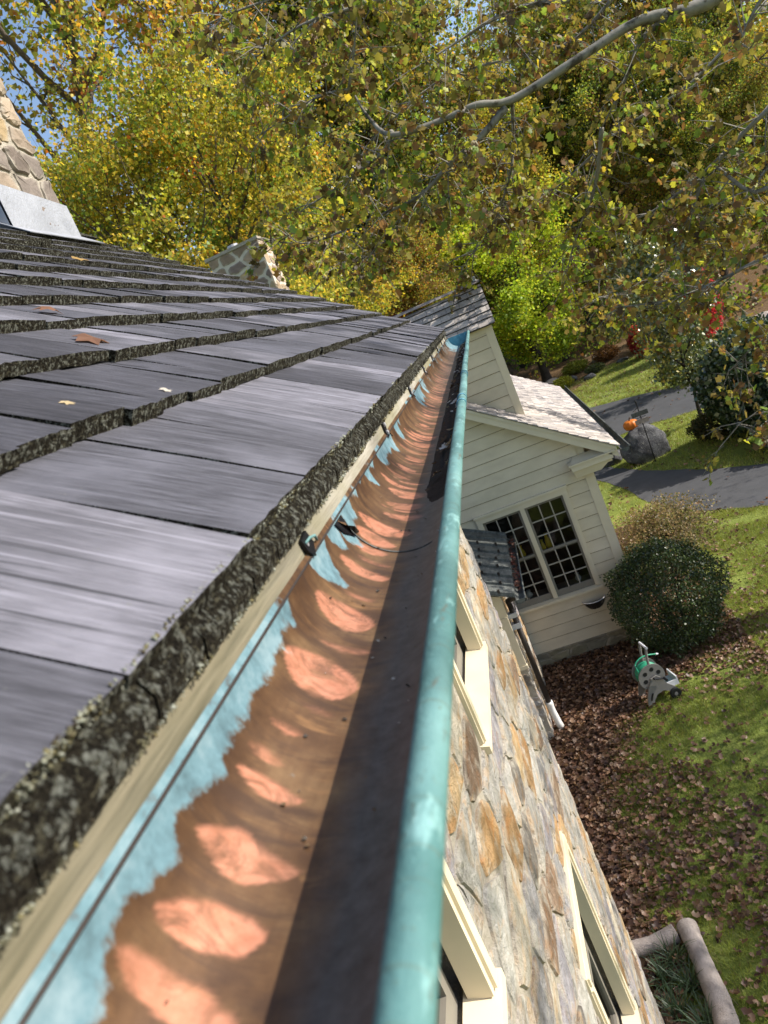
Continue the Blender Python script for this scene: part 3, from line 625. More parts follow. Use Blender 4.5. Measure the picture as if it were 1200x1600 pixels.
# loose black clip wedged under the shingles
cl = empty('black_clip', (FX, .62, CZ-.14), 'small black bracket wedged between shingle ends and gutter back', 'bracket')
m = MB(); m.prism([(FX+.001, .606, CZ-.132), (FX+.001, .628, CZ-.129), (FX+.002, .633, CZ-.142), (FX+.003, .621, CZ-.153), (FX+.002, .609, CZ-.144)], (.003, 0, 0)); m.build('plate', M['black_metal'], cl)
m = MB(); m.tube([(FX+.004, .612, CZ-.137), (FX+.006, .624, CZ-.136), (FX+.006, .640, CZ-.139), (FX+.003, .650, CZ-.146)], .0014, 8); m.build('hook', M['verdigris'], cl, True)
m = MB(); m.tube([(FX+.004, .615, CZ-.139), (FX+.0055, .615, CZ-.139)], .0022, 8); m.build('rivet', M['screw'], cl)
# wet leaf sludge along the bottom of the gutter
yk2 = np.linspace(.93, YF+.05, 420); a2 = np.linspace(math.radians(262), math.radians(348), 26); YY, AA = np.meshgrid(yk2, a2, indexing='ij')
th = .009*np.clip((YY-.93)*3.2, 0, 1)*(.3+1.2*fbm(YY*26, AA*9, 5))*np.clip(np.sin((AA-a2[0])/(a2[-1]-a2[0])*math.pi)*1.6, 0, 1) - .0006
idx = np.arange(YY.size).reshape(YY.shape); Fs = np.stack([idx[:-1, :-1], idx[1:, :-1], idx[1:, 1:], idx[:-1, 1:]], -1).reshape(-1, 4)
sl_ = link('sludge', np_mesh('sludge', np.stack([GCX+(GR-th)*np.cos(AA), YY, GCZ+(GR-th)*np.sin(AA)], -1).reshape(-1, 3), Fs, M['sludge'], None, True))
tag(sl_, 'dark wet leaf sludge lying in the far half of the gutter', 'debris', kind='stuff')
def leaf_shape(mb, c, size, rz, curl, col, tilt=(0, 0), lobes=5):
    """one lobed, curled dry leaf"""
    mb.cur = col; n = lobes*2+2; ring = []
    q = Matrix.Rotation(rz, 3, 'Z'); tl = Matrix.Rotation(tilt[0], 3, 'X') @ Matrix.Rotation(tilt[1], 3, 'Y')
    for i in range(n):
        a = -math.pi/2 + 2*math.pi*i/n; r = size*(.55 if i % 2 else .32)*(1.15 if i == n//2 else 1)*random.uniform(.85, 1.1)
        x, y = r*math.cos(a), r*math.sin(a); z = curl*(x*x*1.0+.4*y*y)/size + random.uniform(-.05, .05)*size
        ring.append(Vector(c) + tl @ (q @ Vector((x, y, z))))
    b = len(mb.v); mb.v += [tuple(p) for p in ring] + [tuple(Vector(c))]; mb.c += [mb.cur]*(n+1)
    for i in range(n): mb.f.append((b+i, b+(i+1) % n, b+n)); mb.m.append(0)
bits = MB(); RB = random.Random(4)
for _ in range(170):
    y = RB.uniform(.95, YF); t = math.radians(RB.uniform(268, 342)); leaf_shape(bits, (GCX+(GR-.011)*math.cos(t), y, GCZ+(GR-.011)*math.sin(t)), RB.uniform(.006, .020), RB.uniform(0, 6), .6, RB.choice([(.45, .42, .36), (.16, .10, .05), (.09, .06, .035), (.30, .2, .1), (.6, .58, .52)]), (RB.uniform(-.4, .4), RB.uniform(-.6, .2)))
for _ in range(46):
    y = RB.uniform(.2, .95); t = math.radians(RB.uniform(205, 300)); leaf_shape(bits, (GCX+(GR-.0012)*math.cos(t), y, GCZ+(GR-.0012)*math.sin(t)), RB.uniform(.0012, .0045), RB.uniform(0, 6), .5, RB.choice([(.05, .035, .02), (.03, .022, .015), (.16, .10, .05), (.5, .47, .4)]), (RB.uniform(-.4, .4), RB.uniform(.2, .9)))
tag(bits.build('leaf_scraps', M['dead_leaf'], None, col=True), 'scraps of dry leaf caught on the sludge in the gutter', 'debris', kind='stuff')
# single dead leaves lying on the roof
def roof_leaf(d, y, size, rz, col, label, curl=1.2):
    m = MB(); leaf_shape(m, (0, 0, 0), size, rz, -.45*curl, col); p = P3(d/ca, y, size*.10*curl-.002)
    o = D.objects.new('dead_leaf', m.mesh('dead_leaf', M['dead_leaf'], col=True)); COL.objects.link(o); o.matrix_world = Matrix.Translation(p) @ Matrix.Rotation(math.atan(PITCH), 4, 'Y')
    tag(o, label, 'leaf', 'dead leaves on the shingle roof')
roof_leaf(.50, 1.30, .048, .4, (.20, .10, .06), 'curled brown leaf on the third shingle course')
roof_leaf(.36, 1.12, .062, 1.3, (.17, .088, .055), 'larger flat brown leaf on the second shingle course', .5)
roof_leaf(1.06, 2.72, .07, 2.2, (.34, .22, .08), 'tan leaf lying high on the roof below the chimney', .4)
roof_leaf(.19, .90, .018, .9, (.50, .45, .38), 'tiny pale leaf scrap lying on the lowest bare shingles', .3)
roof_leaf(.215, .72, .016, 2.0, (.45, .35, .2), 'tiny tan leaf scrap against the second shingle ends', .3)

# ================================================================== CLAPBOARD WING
YW = 10.65; wing = empty('clapboard_wing', (-1, YW, 0), 'cream clapboard wing with gable, paired small-paned windows and pale shingle roof', 'building')
WL, WR = -5.1, .74; PX, PK = -2.18, CZ-.16; RP = .72
rz_at = lambda x: PK - RP*abs(x-PX)             # top of roof at x
FT = CZ-5.35; EXP = .185
wn = [(-1.0, -.42), (-.35, .235)]; wz0, wz1 = CZ-4.55, CZ-3.05
OX0, OX1, OZ0, OZ1 = -1.07, .30, CZ-4.62, CZ-2.985
sh = MB()
sh.box((WL, YW+.02, FT), (OX0, YW+.06, CZ-2.75)); sh.box((OX1, YW+.02, FT), (WR-.01, YW+.06, CZ-2.75)); sh.box((OX0, YW+.02, FT), (OX1, YW+.06, OZ0)); sh.box((OX0, YW+.02, OZ1), (OX1, YW+.06, CZ-2.75))
sh.prism([(WL, YW+.02, CZ-2.75), (WR-.01, YW+.02, CZ-2.75), (WR-.01, YW+.02, rz_at(WR)-.1), (PX, YW+.02, PK-.1), (WL, YW+.02, rz_at(WL)-.1)], (0, .04, 0))
sh.box((WR-.05, YW+.06, FT), (WR-.01, 17.5, rz_at(WR)-.12)); sh.box((WL, YW+.06, FT), (WL+.04, 17.5, rz_at(WR)-.12)); sh.box((WL, 17.46, FT), (WR-.01, 17.5, rz_at(WR)-.12))
wwall = sh.build('wall', M['paint'], wing)
def board(u0, u1, z, h, mk, parent, zt=None):
    m = MB(); th0, th1 = .020, .006             # proud at the lower edge
    pts = [mk(u0, z, 0), mk(u0, z, th0), mk(u0, z+h+.012, th1), mk(u0, z+h+.012, 0)]
    pt2 = [mk(u1, z, 0), mk(u1, z, th0), mk((zt if zt is not None else u1), z+h+.012, th1), mk((zt if zt is not None else u1), z+h+.012, 0)]
    n = len(m.v); m.v += pts+pt2; m.c += [(1, 1, 1)]*8
    for f in ((0, 1, 5, 4), (1, 2, 6, 5), (2, 3, 7, 6), (3, 0, 4, 7), (0, 3, 2, 1), (4, 5, 6, 7)): m.f.append(f); m.m.append(0)
    m.quad(mk(u0, z+.0005, th0+.0006), mk(u1, z+.0005, th0+.0006), mk(u1, z-.0075, th0*.72), mk(u0, z-.0075, th0*.72), m=1)  # strip along the lower edge, painted as the lap's shadow line
    return m.build('clapboard', [M['clapboard'], M['lap_shade']], parent)
mkf = lambda u, z, t: (u, YW+.02-t-.001, z)
z = FT
while z < PK-.2:
    roofx = lambda zz: PX + (PK-.16-zz)/RP      # right end under the rake
    if z > OZ1-.02 or z+EXP < OZ0+.02:
        r0 = min(WR-.12, roofx(z)); r1 = min(WR-.12, roofx(z+EXP+.012))
        if r1 > -1.9: board(-2.6 if z > CZ-3.0 else -1.07, r0, z, EXP, mkf, wwall, r1)
    else:
        board(OX1, WR-.12, z, EXP, mkf, wwall)
    z += EXP
mks = lambda u, z, t: (WR-.01+t+.001, u, z)
z = FT
while z < rz_at(WR)-.3: board(YW+.14, 17.4, z, EXP, mks, wwall); z += EXP
cb = MB(); cb.box((WR-.12, YW-.008, FT), (WR+.016, YW+.02, CZ-2.76)); cb.box((WR-.0, YW+.021, FT), (WR+.017, YW+.14, CZ-2.78)); cb.build('corner_board', M['paint'], wing)
# foundation
fo = MB(); fo.box((-1.6, YW+.0, 0), (WR-.04, YW+.1, FT-.002)); fo.box((WR-.3, YW+.1, 0), (WR-.042, 17.4, FT-.002)); fo_ = fo.build('foundation', M['foundation'], wing)
RF = random.Random(31)
for p in cells(-1.05, WR-.045, 0.0, FT-.004, .30, .14, (), .014, .35, 32): stone_piece(p, lambda u, v, h: (u, YW-h, v), .012, RF, [((.25, .22, .14), 3), ((.30, .26, .17), 2), ((.2, .18, .13), 2)]).build('foundation_stone', M['stone_far'], fo_, col=True)
# windows
def wing_window(x0, x1):
    f = MB(); yo = YW-.002
    bw = .034; mid = (wz0+wz1)/2; ys_ = YW+.02
    for a, b, c, d in ((x0, x0+bw, wz0, wz1), (x1-bw, x1, wz0, wz1), (x0+bw, x1-bw, wz0, wz0+.10), (x0+bw, x1-bw, wz1-.04, wz1), (x0+bw, x1-bw, mid-.018, mid+.022)): f.box((a, ys_, c), (b, ys_+.035, d))
    w = f.build('window', M['paint_dim'], wing)
    gx0, gx1 = x0+bw, x1-bw
    for lo, hi in ((wz0+.10, mid-.018), (mid+.022, wz1-.04)):
        m = MB()
        for k in (1, 2): xx = gx0+(gx1-gx0)*k/3; m.box((xx-.008, ys_+.004, lo), (xx+.008, ys_+.028, hi))
        for k in (1, 2): zz = lo+(hi-lo)*k/3; m.box((gx0, ys_+.0055, zz-.008), (gx1, ys_+.0265, zz+.008))
        m.build('muntin', M['sash_pale'], w)
        for i in range(3):
            for j in range(3):
                g = MB(); a, b = gx0+(gx1-gx0)*i/3+.008, gx0+(gx1-gx0)*(i+1)/3-.008; c, d = lo+(hi-lo)*j/3+.008, lo+(hi-lo)*(j+1)/3-.008
                t1, t2 = random.uniform(-.002, .002), random.uniform(-.002, .002)
                g.quad((a, ys_+.016+t1, c), (b, ys_+.016-t1, c), (b, ys_+.016+t2, d), (a, ys_+.016-t2, d)); g.build('pane', M['glass'], w)
    return w
for a, b in wn: wing_window(a, b)
tr = MB()                                        # casing, mullion, head and sill
tr.box((OX1-.068, YW-.022, wz0-.002), (OX1+.012, YW+.022, wz1)); tr.box((OX0-.012, YW-.022, wz0-.002), (OX0+.07, YW+.022, wz1)); tr.box((-.42, YW-.014, wz0-.002), (-.35, YW+.05, wz1))
tr.box((OX1-.045, YW-.03, wz0), (OX1-.012, YW-.021, wz1)); tr.box((OX0-.012, YW-.025, wz1), (OX1+.012, YW+.022, wz1+.09)); tr.box((OX0-.03, YW-.05, wz1+.09), (OX1+.03, YW+.022, wz1+.125))
tr.prism([(OX0-.03, YW-.06, wz0-.055), (OX0-.03, YW-.06, wz0-.02), (OX0-.03, YW+.055, wz0+.002), (OX0-.03, YW+.055, wz0-.055)], (OX1-OX0+.06, 0, 0)); tr.build('window_casing', M['paint'], wing)
rm = MB()
rm.quad((-1.9, YW+2.2, FT), (.6, YW+2.2, FT), (.6, YW+2.2, CZ-2.8), (-1.9, YW+2.2, CZ-2.8)); rm.quad((-1.9, YW+.1, FT+.3), (.6, YW+.1, FT+.3), (.6, YW+2.2, FT+.3), (-1.9, YW+2.2, FT+.3)); rm.quad((.6, YW+.1, FT), (.6, YW+2.2, FT), (.6, YW+2.2, CZ-2.8), (.6, YW+.1, CZ-2.8)); rm.quad((-1.9, YW+.07, FT), (-1.9, YW+2.2, FT), (-1.9, YW+2.2, CZ-2.8), (-1.9, YW+.07, CZ-2.8)); rm.quad((-1.9, YW+.07, CZ-2.8), (.6, YW+.07, CZ-2.8), (.6, YW+2.2, CZ-2.8), (-1.9, YW+2.2, CZ-2.8)); rm.build('room', M['room'], wing)
# things on the sill inside
def vase(x, z, r, h, mat, label, cat='vase', y=YW+.16):
    o = empty('window_vase', (x, y, z), label, cat); m = MB(); m.tube([(x, y, z), (x, y, z+h*.3), (x, y, z+h*.6), (x, y, z+h*.8), (x, y, z+h)], [r*.6, r, r*.8, r*.45, r*.55], 12); m.build('body', mat, o, True)
    m = MB(); m.tube([(x, y, z+h-.004), (x, y, z+h+.008)], r*.62, 12); m.build('rim', mat, o)
bs = MB(); bs.box((-1.05, YW+.09, CZ-3.86), (.26, YW+.26, CZ-3.84)); bs.box((-1.05, YW+.09, wz0+.06), (.26, YW+.3, wz0+.085)); bs.build('inner_shelf', M['paint_dim'], wing)
vase(-.20, CZ-3.84, .05, .26, M['interior_yellow'], 'yellow vase behind the upper left panes of the right window'); vase(-.29, CZ-3.84, .04, .18, M['interior_yellow'], 'short yellow jar beside the taller yellow vase indoors', 'jar')
vase(-.62, CZ-3.84, .05, .2, M['interior_yellow'], 'yellow ornament behind the panes of the left window', 'ornament'); vase(.03, wz0+.085, .05, .12, M['interior_white'], 'white pot on the inner sill of the right window', 'pot')
vase(-.75, wz0+.085, .06, .1, M['interior_white'], 'white bowl on the inner sill of the left window', 'bowl')
# roof of the wing
wr = MB(); OV = YW-.25
wr.quad((PX, OV, PK-.03), (WR+.42, OV, rz_at(WR+.42)-.03), (WR+.42, 17.7, rz_at(WR+.42)-.03), (PX, 17.7, PK-.03)); wr.quad((PX, 17.7, PK-.03), (WL-.42, 17.7, rz_at(WL-.42)-.03), (WL-.42, OV, rz_at(WL-.42)-.03), (PX, OV, PK-.03))
wroof = wr.build('roof', M['dark_shingle_end'], wing)
def shingle_slope(name, parent, s_len, y_len, frame, expo, wid, t, mats, seed, limit, visible):
    """courses of shingles; frame(s, y, h) gives a point: s up the slope from the eave"""
    R_ = random.Random(seed); rest = MB(); n = 0; s = 0.0
    while s < s_len:
        y = R_.uniform(-wid, 0)
        while y < y_len:
            w = wid*R_.uniform(.6, 1.4); ya, yb = max(0, y), min(y_len, y+w-.004); y += w
            if yb-ya < .02: continue
            keepit = n < limit and visible(s, (ya+yb)/2); m = MB() if keepit else rest; e = R_.uniform(-.006, .006); hv = R_.uniform(-.003, .003); s2 = min(s+expo+.03, s_len+.01)
            k = R_.uniform(.72, 1.22); m.cur = (.46*k, .41*k, .375*k) if R_.random() < .8 else (.35*k, .32*k, .31*k)
            A = [frame(max(0,s+e), ya, t+hv), frame(max(0,s+e), yb, t+hv), frame(s2, yb, 0.002), frame(s2, ya, 0.002), frame(max(0,s+e), ya, 0), frame(max(0,s+e), yb, 0)]
            b = len(m.v); m.v += [tuple(p) for p in A]; m.c += [m.cur]*6
            for f, mi in (((0, 1, 2, 3), 0), ((4, 5, 1, 0), 1), ((5, 2, 1), 0), ((4, 0, 3), 0)): m.f.append(tuple(b+i for i in f)); m.m.append(mi)
            if keepit: m.build('shingle', mats, parent, col=True); n += 1
        s += expo
    if rest.v: rest.build('shingles', mats, parent, col=True)['kind'] = 'stuff'
M['tint_shingle'] = tintmat('pale_split_shingle', .85, .28, 30, .4, .004, .3)
wlen = math.hypot(1, RP); fr_w = lambda s, y, h: Vector((WR+.44-s/wlen + h*RP/wlen, OV-.02+y, rz_at(WR+.44)-.03+s*RP/wlen + h/wlen))
shingle_slope('shingle', wroof, (WR+.44-PX)*wlen, 17.7-OV, fr_w, .145, .13, .02, [M['tint_shingle'], M['dark_shingle_end']], 51, 280, lambda s, y: y < 2.6 and s < 2.4)
wrk = MB()                                       # rake boards and mouldings
for off, th, y0, y1 in ((.045, .16, OV+.03, OV+.06), (.043, .05, OV+.012, OV+.029)):
    for sx in (1,):
        xa, xb = WR+.40, PX; wrk.prism([(xa, y0, rz_at(xa)-off), (xb, y0, rz_at(xb)-off), (xb, y0, rz_at(xb)-off-th), (xa, y0, rz_at(xa)-off-th)], (0, y1-y0, 0))
wrk.prism([(WR+.36, OV+.061, rz_at(WR+.36)-.17), (PX, OV+.061, PK-.17), (PX, OV+.061, PK-.19), (WR+.36, OV+.061, rz_at(WR+.36)-.19)], (0, .25, 0)); wrk.build('rake_board', M['paint'], wing)
cr = MB(); zc = CZ-2.74                          # boxed cornice return at the eave
cr.box((.47, YW-.22, zc), (WR+.32, YW+.018, zc+.085)); cr.prism([(.45, YW-.24, zc+.085), (WR+.36, YW-.24, zc+.085), (WR+.36, YW-.0, zc+.16), (.55, YW-.0, zc+.16)], (0, .015, 0))
cr.prism([(.44, YW-.245, zc+.085), (WR+.37, YW-.245, zc+.085), (WR+.37, YW-.245, zc+.105), (.44, YW-.245, zc+.105)], (0, .26, 0)); cr.prism([(.50, YW-.15, zc-.12), (WR+.12, YW-.15, zc-.12), (WR+.3, YW-.19, zc-.001), (.48, YW-.19, zc-.001)], (0, .165, 0))
cr.box((WR+.018, YW-.16, zc-.05), (WR+.30, 17.5, zc-.002)); cr.build('cornice_return', M['paint'], wing)
wg = MB()                                        # far gutter along the wing eave
A = np.radians(np.linspace(180, 360, 10)); gxw, gzw = WR+.50, rz_at(WR+.44)-.06
for i in range(9):
    p = lambda t, yy, r=.058: (gxw+r*math.cos(t), yy, gzw+r*math.sin(t)); wg.quad(p(A[i], OV-.06), p(A[i], 17.7), p(A[i+1], 17.7), p(A[i+1], OV-.06))
wg.prism([(gxw+.058*math.cos(t), OV-.06, gzw+.058*math.sin(t)) for t in A], (0, .004, 0)); wg.tube([(gxw+.06, OV-.06, gzw+.004), (gxw+.06, 17.7, gzw+.004)], .011, 8)
wgo = wg.build('gutter', M['grey_copper'], wing)
wb = MB(); wb.tube([(gxw+.06, OV-.065, gzw+.006), (gxw+.06, 17.7, gzw+.006)], .0125, 10); wb.build('bead', M['grey_copper'], wgo, True)
# half-round wire basket under the window
bk = empty('wall_basket', (.10, YW-.08, CZ-4.86), 'half-round wire wall basket with dark liner under the right window', 'basket')
m = MB(); bc = (.13, YW-.002, CZ-4.74)
P = [(bc[0]+.17*math.cos(t), bc[1]-.15*math.sin(t)-.02, bc[2]) for t in np.linspace(0, math.pi, 16)]; m.tube(P, .006, 6); m.build('rim', M['interior_white'], bk)
m = MB()
for ring, (s, dz) in enumerate(((.97, 0), (.85, -.07), (.55, -.13), (.1, -.16))):
    for t in np.linspace(0, math.pi, 14): m.v.append((bc[0]+.17*s*math.cos(t), bc[1]-.15*s*math.sin(t)-.02, bc[2]+dz)); m.c.append((1, 1, 1))
for r in range(3):
    for i in range(13): m.f.append((r*14+i, r*14+i+1, r*14+15+i, r*14+14+i)); m.m.append(0)
m.build('liner', M['sludge'], bk)
m = MB()
for t in np.linspace(.15, math.pi-.15, 7): m.tube([(bc[0]+.172*s*math.cos(t), bc[1]-.152*s*math.sin(t)-.02, bc[2]+dz) for s, dz in ((1, 0), (.87, -.07), (.57, -.135), (.1, -.165))], .0025, 5)
m.build('wire', M['dark_metal'], bk)

# ================================================================== RAISED BLOCK BEHIND THE WING'S GABLE
YB = 11.10; BR = .13; blk = empty('raised_block', (-1, YB, CZ-1.5), 'upper clapboard block with dark-jointed shingle roof rising behind the wing gable', 'building')
bz0, bz1 = CZ-2.2, CZ-.40
b = MB(); b.box((-3.0, YB+.02, bz0), (BR-.01, 12.38, bz1)); b.prism([(BR-.012, YB+.02, bz1), (BR-.012, 12.38, bz1), (BR-.012, 11.74, CZ+.17)], (-.04, 0, 0)); bw_ = b.build('wall', M['paint'], blk)
z = bz0; mkb = lambda u, z, t: (u, YB+.02-t-.001, z)
while z < bz1-.02:
    if z > CZ-2.05: board(-2.2, BR-.10, z, min(EXP, bz1-z-.012), mkb, bw_)
    z += EXP
m = MB(); m.box((BR-.10, YB-.006, bz0), (BR+.012, YB+.02, bz1-.10)); m.box((BR-.006, YB+.021, bz0), (BR+.013, YB+.12, bz1-.10)); m.build('corner_board', M['paint'], blk)
m = MB(); m.box((-2.6, YB-.014, bz1-.10), (BR+.014, YB+.02, bz1+.01)); m.build('frieze_board', M['paint'], blk)
RBP = .75; lb = math.hypot(1, RBP); by0, bzE = YB-.13, CZ-.40
rr_ = MB(); rr_.quad((-3.2, by0, bzE-.02), (BR+.06, by0, bzE-.02), (BR+.06, 11.74, bzE-.02+RBP*(11.74-by0)), (-3.2, 11.74, bzE-.02+RBP*(11.74-by0))); rr_.quad((BR+.06, 11.74, bzE-.02+RBP*(11.74-by0)), (BR+.06, 12.5, bzE-.0), (-3.2, 12.5, bzE-.0), (-3.2, 11.74, bzE-.02+RBP*(11.74-by0)))
rr_.prism([(BR+.058, by0, bzE-.025), (BR+.058, 11.74, bzE-.025+RBP*(11.74-by0)), (BR+.058, 12.48, bzE-.01), (BR+.058, 11.74, bzE-.09+RBP*(11.74-by0))], (-.02, 0, 0)); bro = rr_.build('roof', M['dark_shingle_end'], blk)
fr_b = lambda s, y, h: Vector((BR+.075-y, by0-.015+s/lb-h*RBP/lb, bzE-.02+s*RBP/lb+h/lb))
shingle_slope('shingle', bro, (11.74-by0+.01)*lb, 3.2, fr_b, .15, .155, .026, [M['tint_shingle'], M['dark_shingle_end']], 61, 200, lambda s, y: y < 1.7)
m = MB(); m.prism([(BR+.08, 11.68, CZ+.205), (BR+.08, 11.75, CZ+.245), (BR+.08, 11.82, CZ+.205)], (-3.2, 0, 0)); m.build('ridge_cap', M['wing_shingle'], bro)
m = MB(); m.tube([(BR+.02, 11.75, CZ+.24), (BR+.02, 11.75, CZ+.30), (BR+.03, 11.74, CZ+.305)], [.03, .025, .012], 10); m.build('finial', M['lead'], blk)

# ================================================================== LOW CONNECTOR WITH COPPER ROOF
con = empty('copper_roofed_connector', (-1.5, 9.5, 0), 'low stone connector with dark standing-seam copper roof beside the wing', 'building')
CX, CY0 = -.985, 8.72
b = MB(); b.quad((CX, CY0, 0), (CX, YW, 0), (CX, YW, CZ-3.42), (CX, CY0, CZ-3.42)); b.quad((-2.6, CY0, 0), (CX, CY0, 0), (CX, CY0, CZ-3.75), (-2.6, CY0, CZ-3.75)); b.quad((-1.9, YF-.1, 0), (-1.9, CY0, 0), (-1.9, CY0, CZ-3.2), (-1.9, YF-.1, CZ-3.2)); cw_ = b.build('wall', M['mortar'], con)
RC = random.Random(77)
for p in cells(-1.9, CX, 0, CZ-4.45, .3, .17, (), .018, .4, 78): stone_piece(p, lambda u, v, h: (u, CY0-h, v), .014, RC).build('stone', M['stone'], cw_, col=True)
for p in cells(CY0, YW-.02, 0, CZ-3.6, .34, .18, (), .018, .4, 79): stone_piece(p, lambda u, v, h: (CX+h, u, v), .014, RC).build('stone', M['stone'], cw_, col=True)
m = MB(); m.prism([(CX+.03, CY0-.03, CZ-3.47), (CX+.03, CY0-.03, CZ-3.75), (-2.6, CY0-.03, CZ-3.75), (-2.6, CY0-.03, CZ-2.72)], (0, .03, 0)); m.build('gable_board', M['paint'], con)
m = MB(); m.box((CX-.10, CY0-.04, CZ-4.45), (CX+.02, CY0+.0, CZ-3.751)); m.box((-1.62, CY0-.04, CZ-4.45), (-1.52, CY0, CZ-3.751)); m.box((-1.62, CY0-.05, CZ-4.50), (CX+.03, CY0, CZ-4.451)); wc = m.build('window', M['paint'], con)
m = MB(); m.quad((-1.52, CY0-.012, CZ-4.45), (CX-.10, CY0-.012, CZ-4.45), (CX-.10, CY0-.012, CZ-3.751), (-1.52, CY0-.012, CZ-3.751)); m.build('pane', M['glass'], wc)
m = MB(); m.quad((-1.52, CY0-.004, CZ-4.45), (CX-.10, CY0-.004, CZ-4.45), (CX-.10, CY0-.004, CZ-3.751), (-1.52, CY0-.004, CZ-3.751)); m.build('blind', M['room'], wc)
CEX, CEZ, CP_ = -.735, CZ-3.33, .50; czr = lambda x: CEZ + CP_*(CEX-x)
m = MB(); m.prism([(CEX, 8.22, CEZ), (-2.6, 8.22, czr(-2.6)), (-2.6, 8.22, czr(-2.6)-.02), (CEX, 8.22, CEZ-.02)], (0, YW-.01-8.22, 0)); cro = m.build('copper_roof', M['grey_copper'], con)
for k in range(9):
    y = 8.235 + k*.298; m = MB(); m.prism([(CEX+.004, y-.012, CEZ-.002), (CEX+.004, y+.012, CEZ-.002), (CEX+.004, y+.007, CEZ+.034), (CEX+.004, y-.007, CEZ+.034)], (-1.85, 0, 1.85*CP_)); m.build('standing_seam', M['grey_copper'], cro)
for k in range(14):
    y = 8.235 + .298*(k//2) + .02; x = CEX-.10-(k % 2)*.22 - RC.uniform(0, .08); m = MB(); m.box((x, y-.03, czr(x)+.006), (x+.03, y-.0, czr(x)+.05)); m.build('snow_guard', M['dark_metal'], cro)
cg = MB(); A = np.radians(np.linspace(180, 360, 12)); gc = (CEX+.052, CEZ-.03); pg = lambda t, yy, r=.056: (gc[0]+r*math.cos(t), yy, gc[1]+r*math.sin(t))
for i in range(11): cg.quad(pg(A[i], 8.16), pg(A[i], YW-.03), pg(A[i+1], YW-.03), pg(A[i+1], 8.16))
cg.prism([pg(t, 8.16) for t in A], (0, .004, 0)); cgo = cg.build('gutter', M['grey_copper'], con)
m = MB(); m.tube([pg(2*math.pi, 8.155), pg(2*math.pi, YW-.03)], .010, 8); m.build('bead', M['grey_copper'], cgo, True)
lv = MB()
for _ in range(120): leaf_shape(lv, (gc[0]+RC.uniform(-.04, .04), RC.uniform(8.5, 10.4), gc[1]-.012+RC.uniform(-.01, .02)), RC.uniform(.03, .06), RC.uniform(0, 6), .8, RC.choice([(.13, .03, .02), (.10, .04, .025), (.18, .08, .05)]), (RC.uniform(-.5, .5), RC.uniform(-.5, .5)))
tag(lv.build('gutter_leaves', M['dead_leaf'], None, col=True), 'reddish dead leaves filling the gutter of the copper roof', 'leaves', kind='stuff')
ds = MB(); ds.tube([(gc[0], 8.62, gc[1]-.05), (gc[0], 8.64, gc[1]-.12), (-.90, 8.86, CZ-3.62), (-.90, 8.90, CZ-3.75)], .037, 12); ds.tube([(-.90, 8.90, CZ-3.74), (-.90, 8.90, .42)], .037, 12); dso = ds.build('downspout', M['dark_metal'], con, True)
m = MB(); m.tube([(-.90, 8.90, .44), (-.90, 8.90, .40), (-.90, 8.90, .30), (-.88, 8.885, .12), (-.86, 8.87, .0)], [.048, .05, .046, .046, .048], 12); m.build('downspout_boot', M['white_pipe'], dso, True)
m = MB(); m.box((-.985, 8.85, CZ-4.02), (-.855, 8.95, CZ-3.95)); m.box((-.985, 8.85, CZ-3.86), (-.855, 8.95, CZ-3.80)); m.build('downspout_strap', M['interior_white'], dso)
# low stone step at the foot of the near wall, seen past the corner
# ================================================================== FAR CHIMNEY
fc = empty('stone_chimney', (-3.2, 12.4, 0), 'far stone chimney with pale mortar beyond the ridge of the near roof', 'chimney')
FTn = [((.34, .25, .18), 3), ((.42, .32, .21), 3), ((.25, .19, .165), 2), ((.46, .38, .29), 1)]
chimney(fc, -3.62, -2.74, 12.0, 12.75, CZ+.6, CZ+2.16, .25, .17, M['stone_far'], FTn, 91, holder_name='shaft', depth=.012, joint=.04)
m = MB(); m.box((-3.66, 11.97, CZ+2.161), (-2.72, 12.78, CZ+2.21)); m.build('cap', M['mortar'], fc)
m = MB(); m.box((-3.6, 12.02, 0), (-2.76, 12.73, CZ+.599)); m.build('lower_shaft', M['mortar'], fc)
m = MB(); m.tube([(-3.25, 12.4, CZ+2.21), (-3.25, 12.4, CZ+2.31)], [.10, .09], 14); m.build('flue_pot', M['lead'], fc)

# ================================================================== VEGETATION
YEL, GLD, YGR, GRN, DGR, OLV, BRN, RST, RED, ORG = (.66, .50, .06), (.58, .36, .05), (.46, .47, .06), (.20, .29, .05), (.05, .085, .03), (.30, .27, .06), (.24, .13, .05), (.42, .18, .055), (.62, .05, .08), (.66, .20, .04)
def leaf_mesh(name, P, size, pal, mat, rg, droop=.5, width=.42, clump=None, jitter=.25):
    """P: leaf positions; every leaf a folded four-point blade with its own colour"""
    P = np.asarray(P, float); n = len(P); a = rg.normal(size=(n, 3)); a[:, 2] -= droop; a /= np.linalg.norm(a, axis=1, keepdims=True)
    b = np.cross(a, rg.normal(size=(n, 3))); b /= np.linalg.norm(b, axis=1, keepdims=True)+1e-9; nn = np.cross(a, b)
    L = (size*rg.uniform(.6, 1.3, n))[:, None]; w = L*width
    V = np.stack([P, P+a*L*.45+b*w+nn*L*.12, P+a*L, P+a*L*.5-b*w+nn*L*.12], 1).reshape(-1, 3)
    cols = np.array([c for c, _ in pal]); wt = np.array([k for _, k in pal], float); wt /= wt.sum()
    if clump is None: ci = rg.choice(len(pal), n, p=wt)
    else:                                      # neighbours share a colour
        q = np.where(rg.random(n) < .6, clump, rg.random(n)); ci = np.searchsorted(np.cumsum(wt), np.clip(q, 0, .9999))
    C = cols[np.clip(ci, 0, len(pal)-1)]*rg.uniform(1-jitter*1.6, 1+jitter, (n, 1))*rg.uniform(.93, 1.07, (n, 3))
    return np_mesh(name, V, np.arange(4*n).reshape(n, 4), mat, np.repeat(np.clip(C, 0, .9), 4, 0))
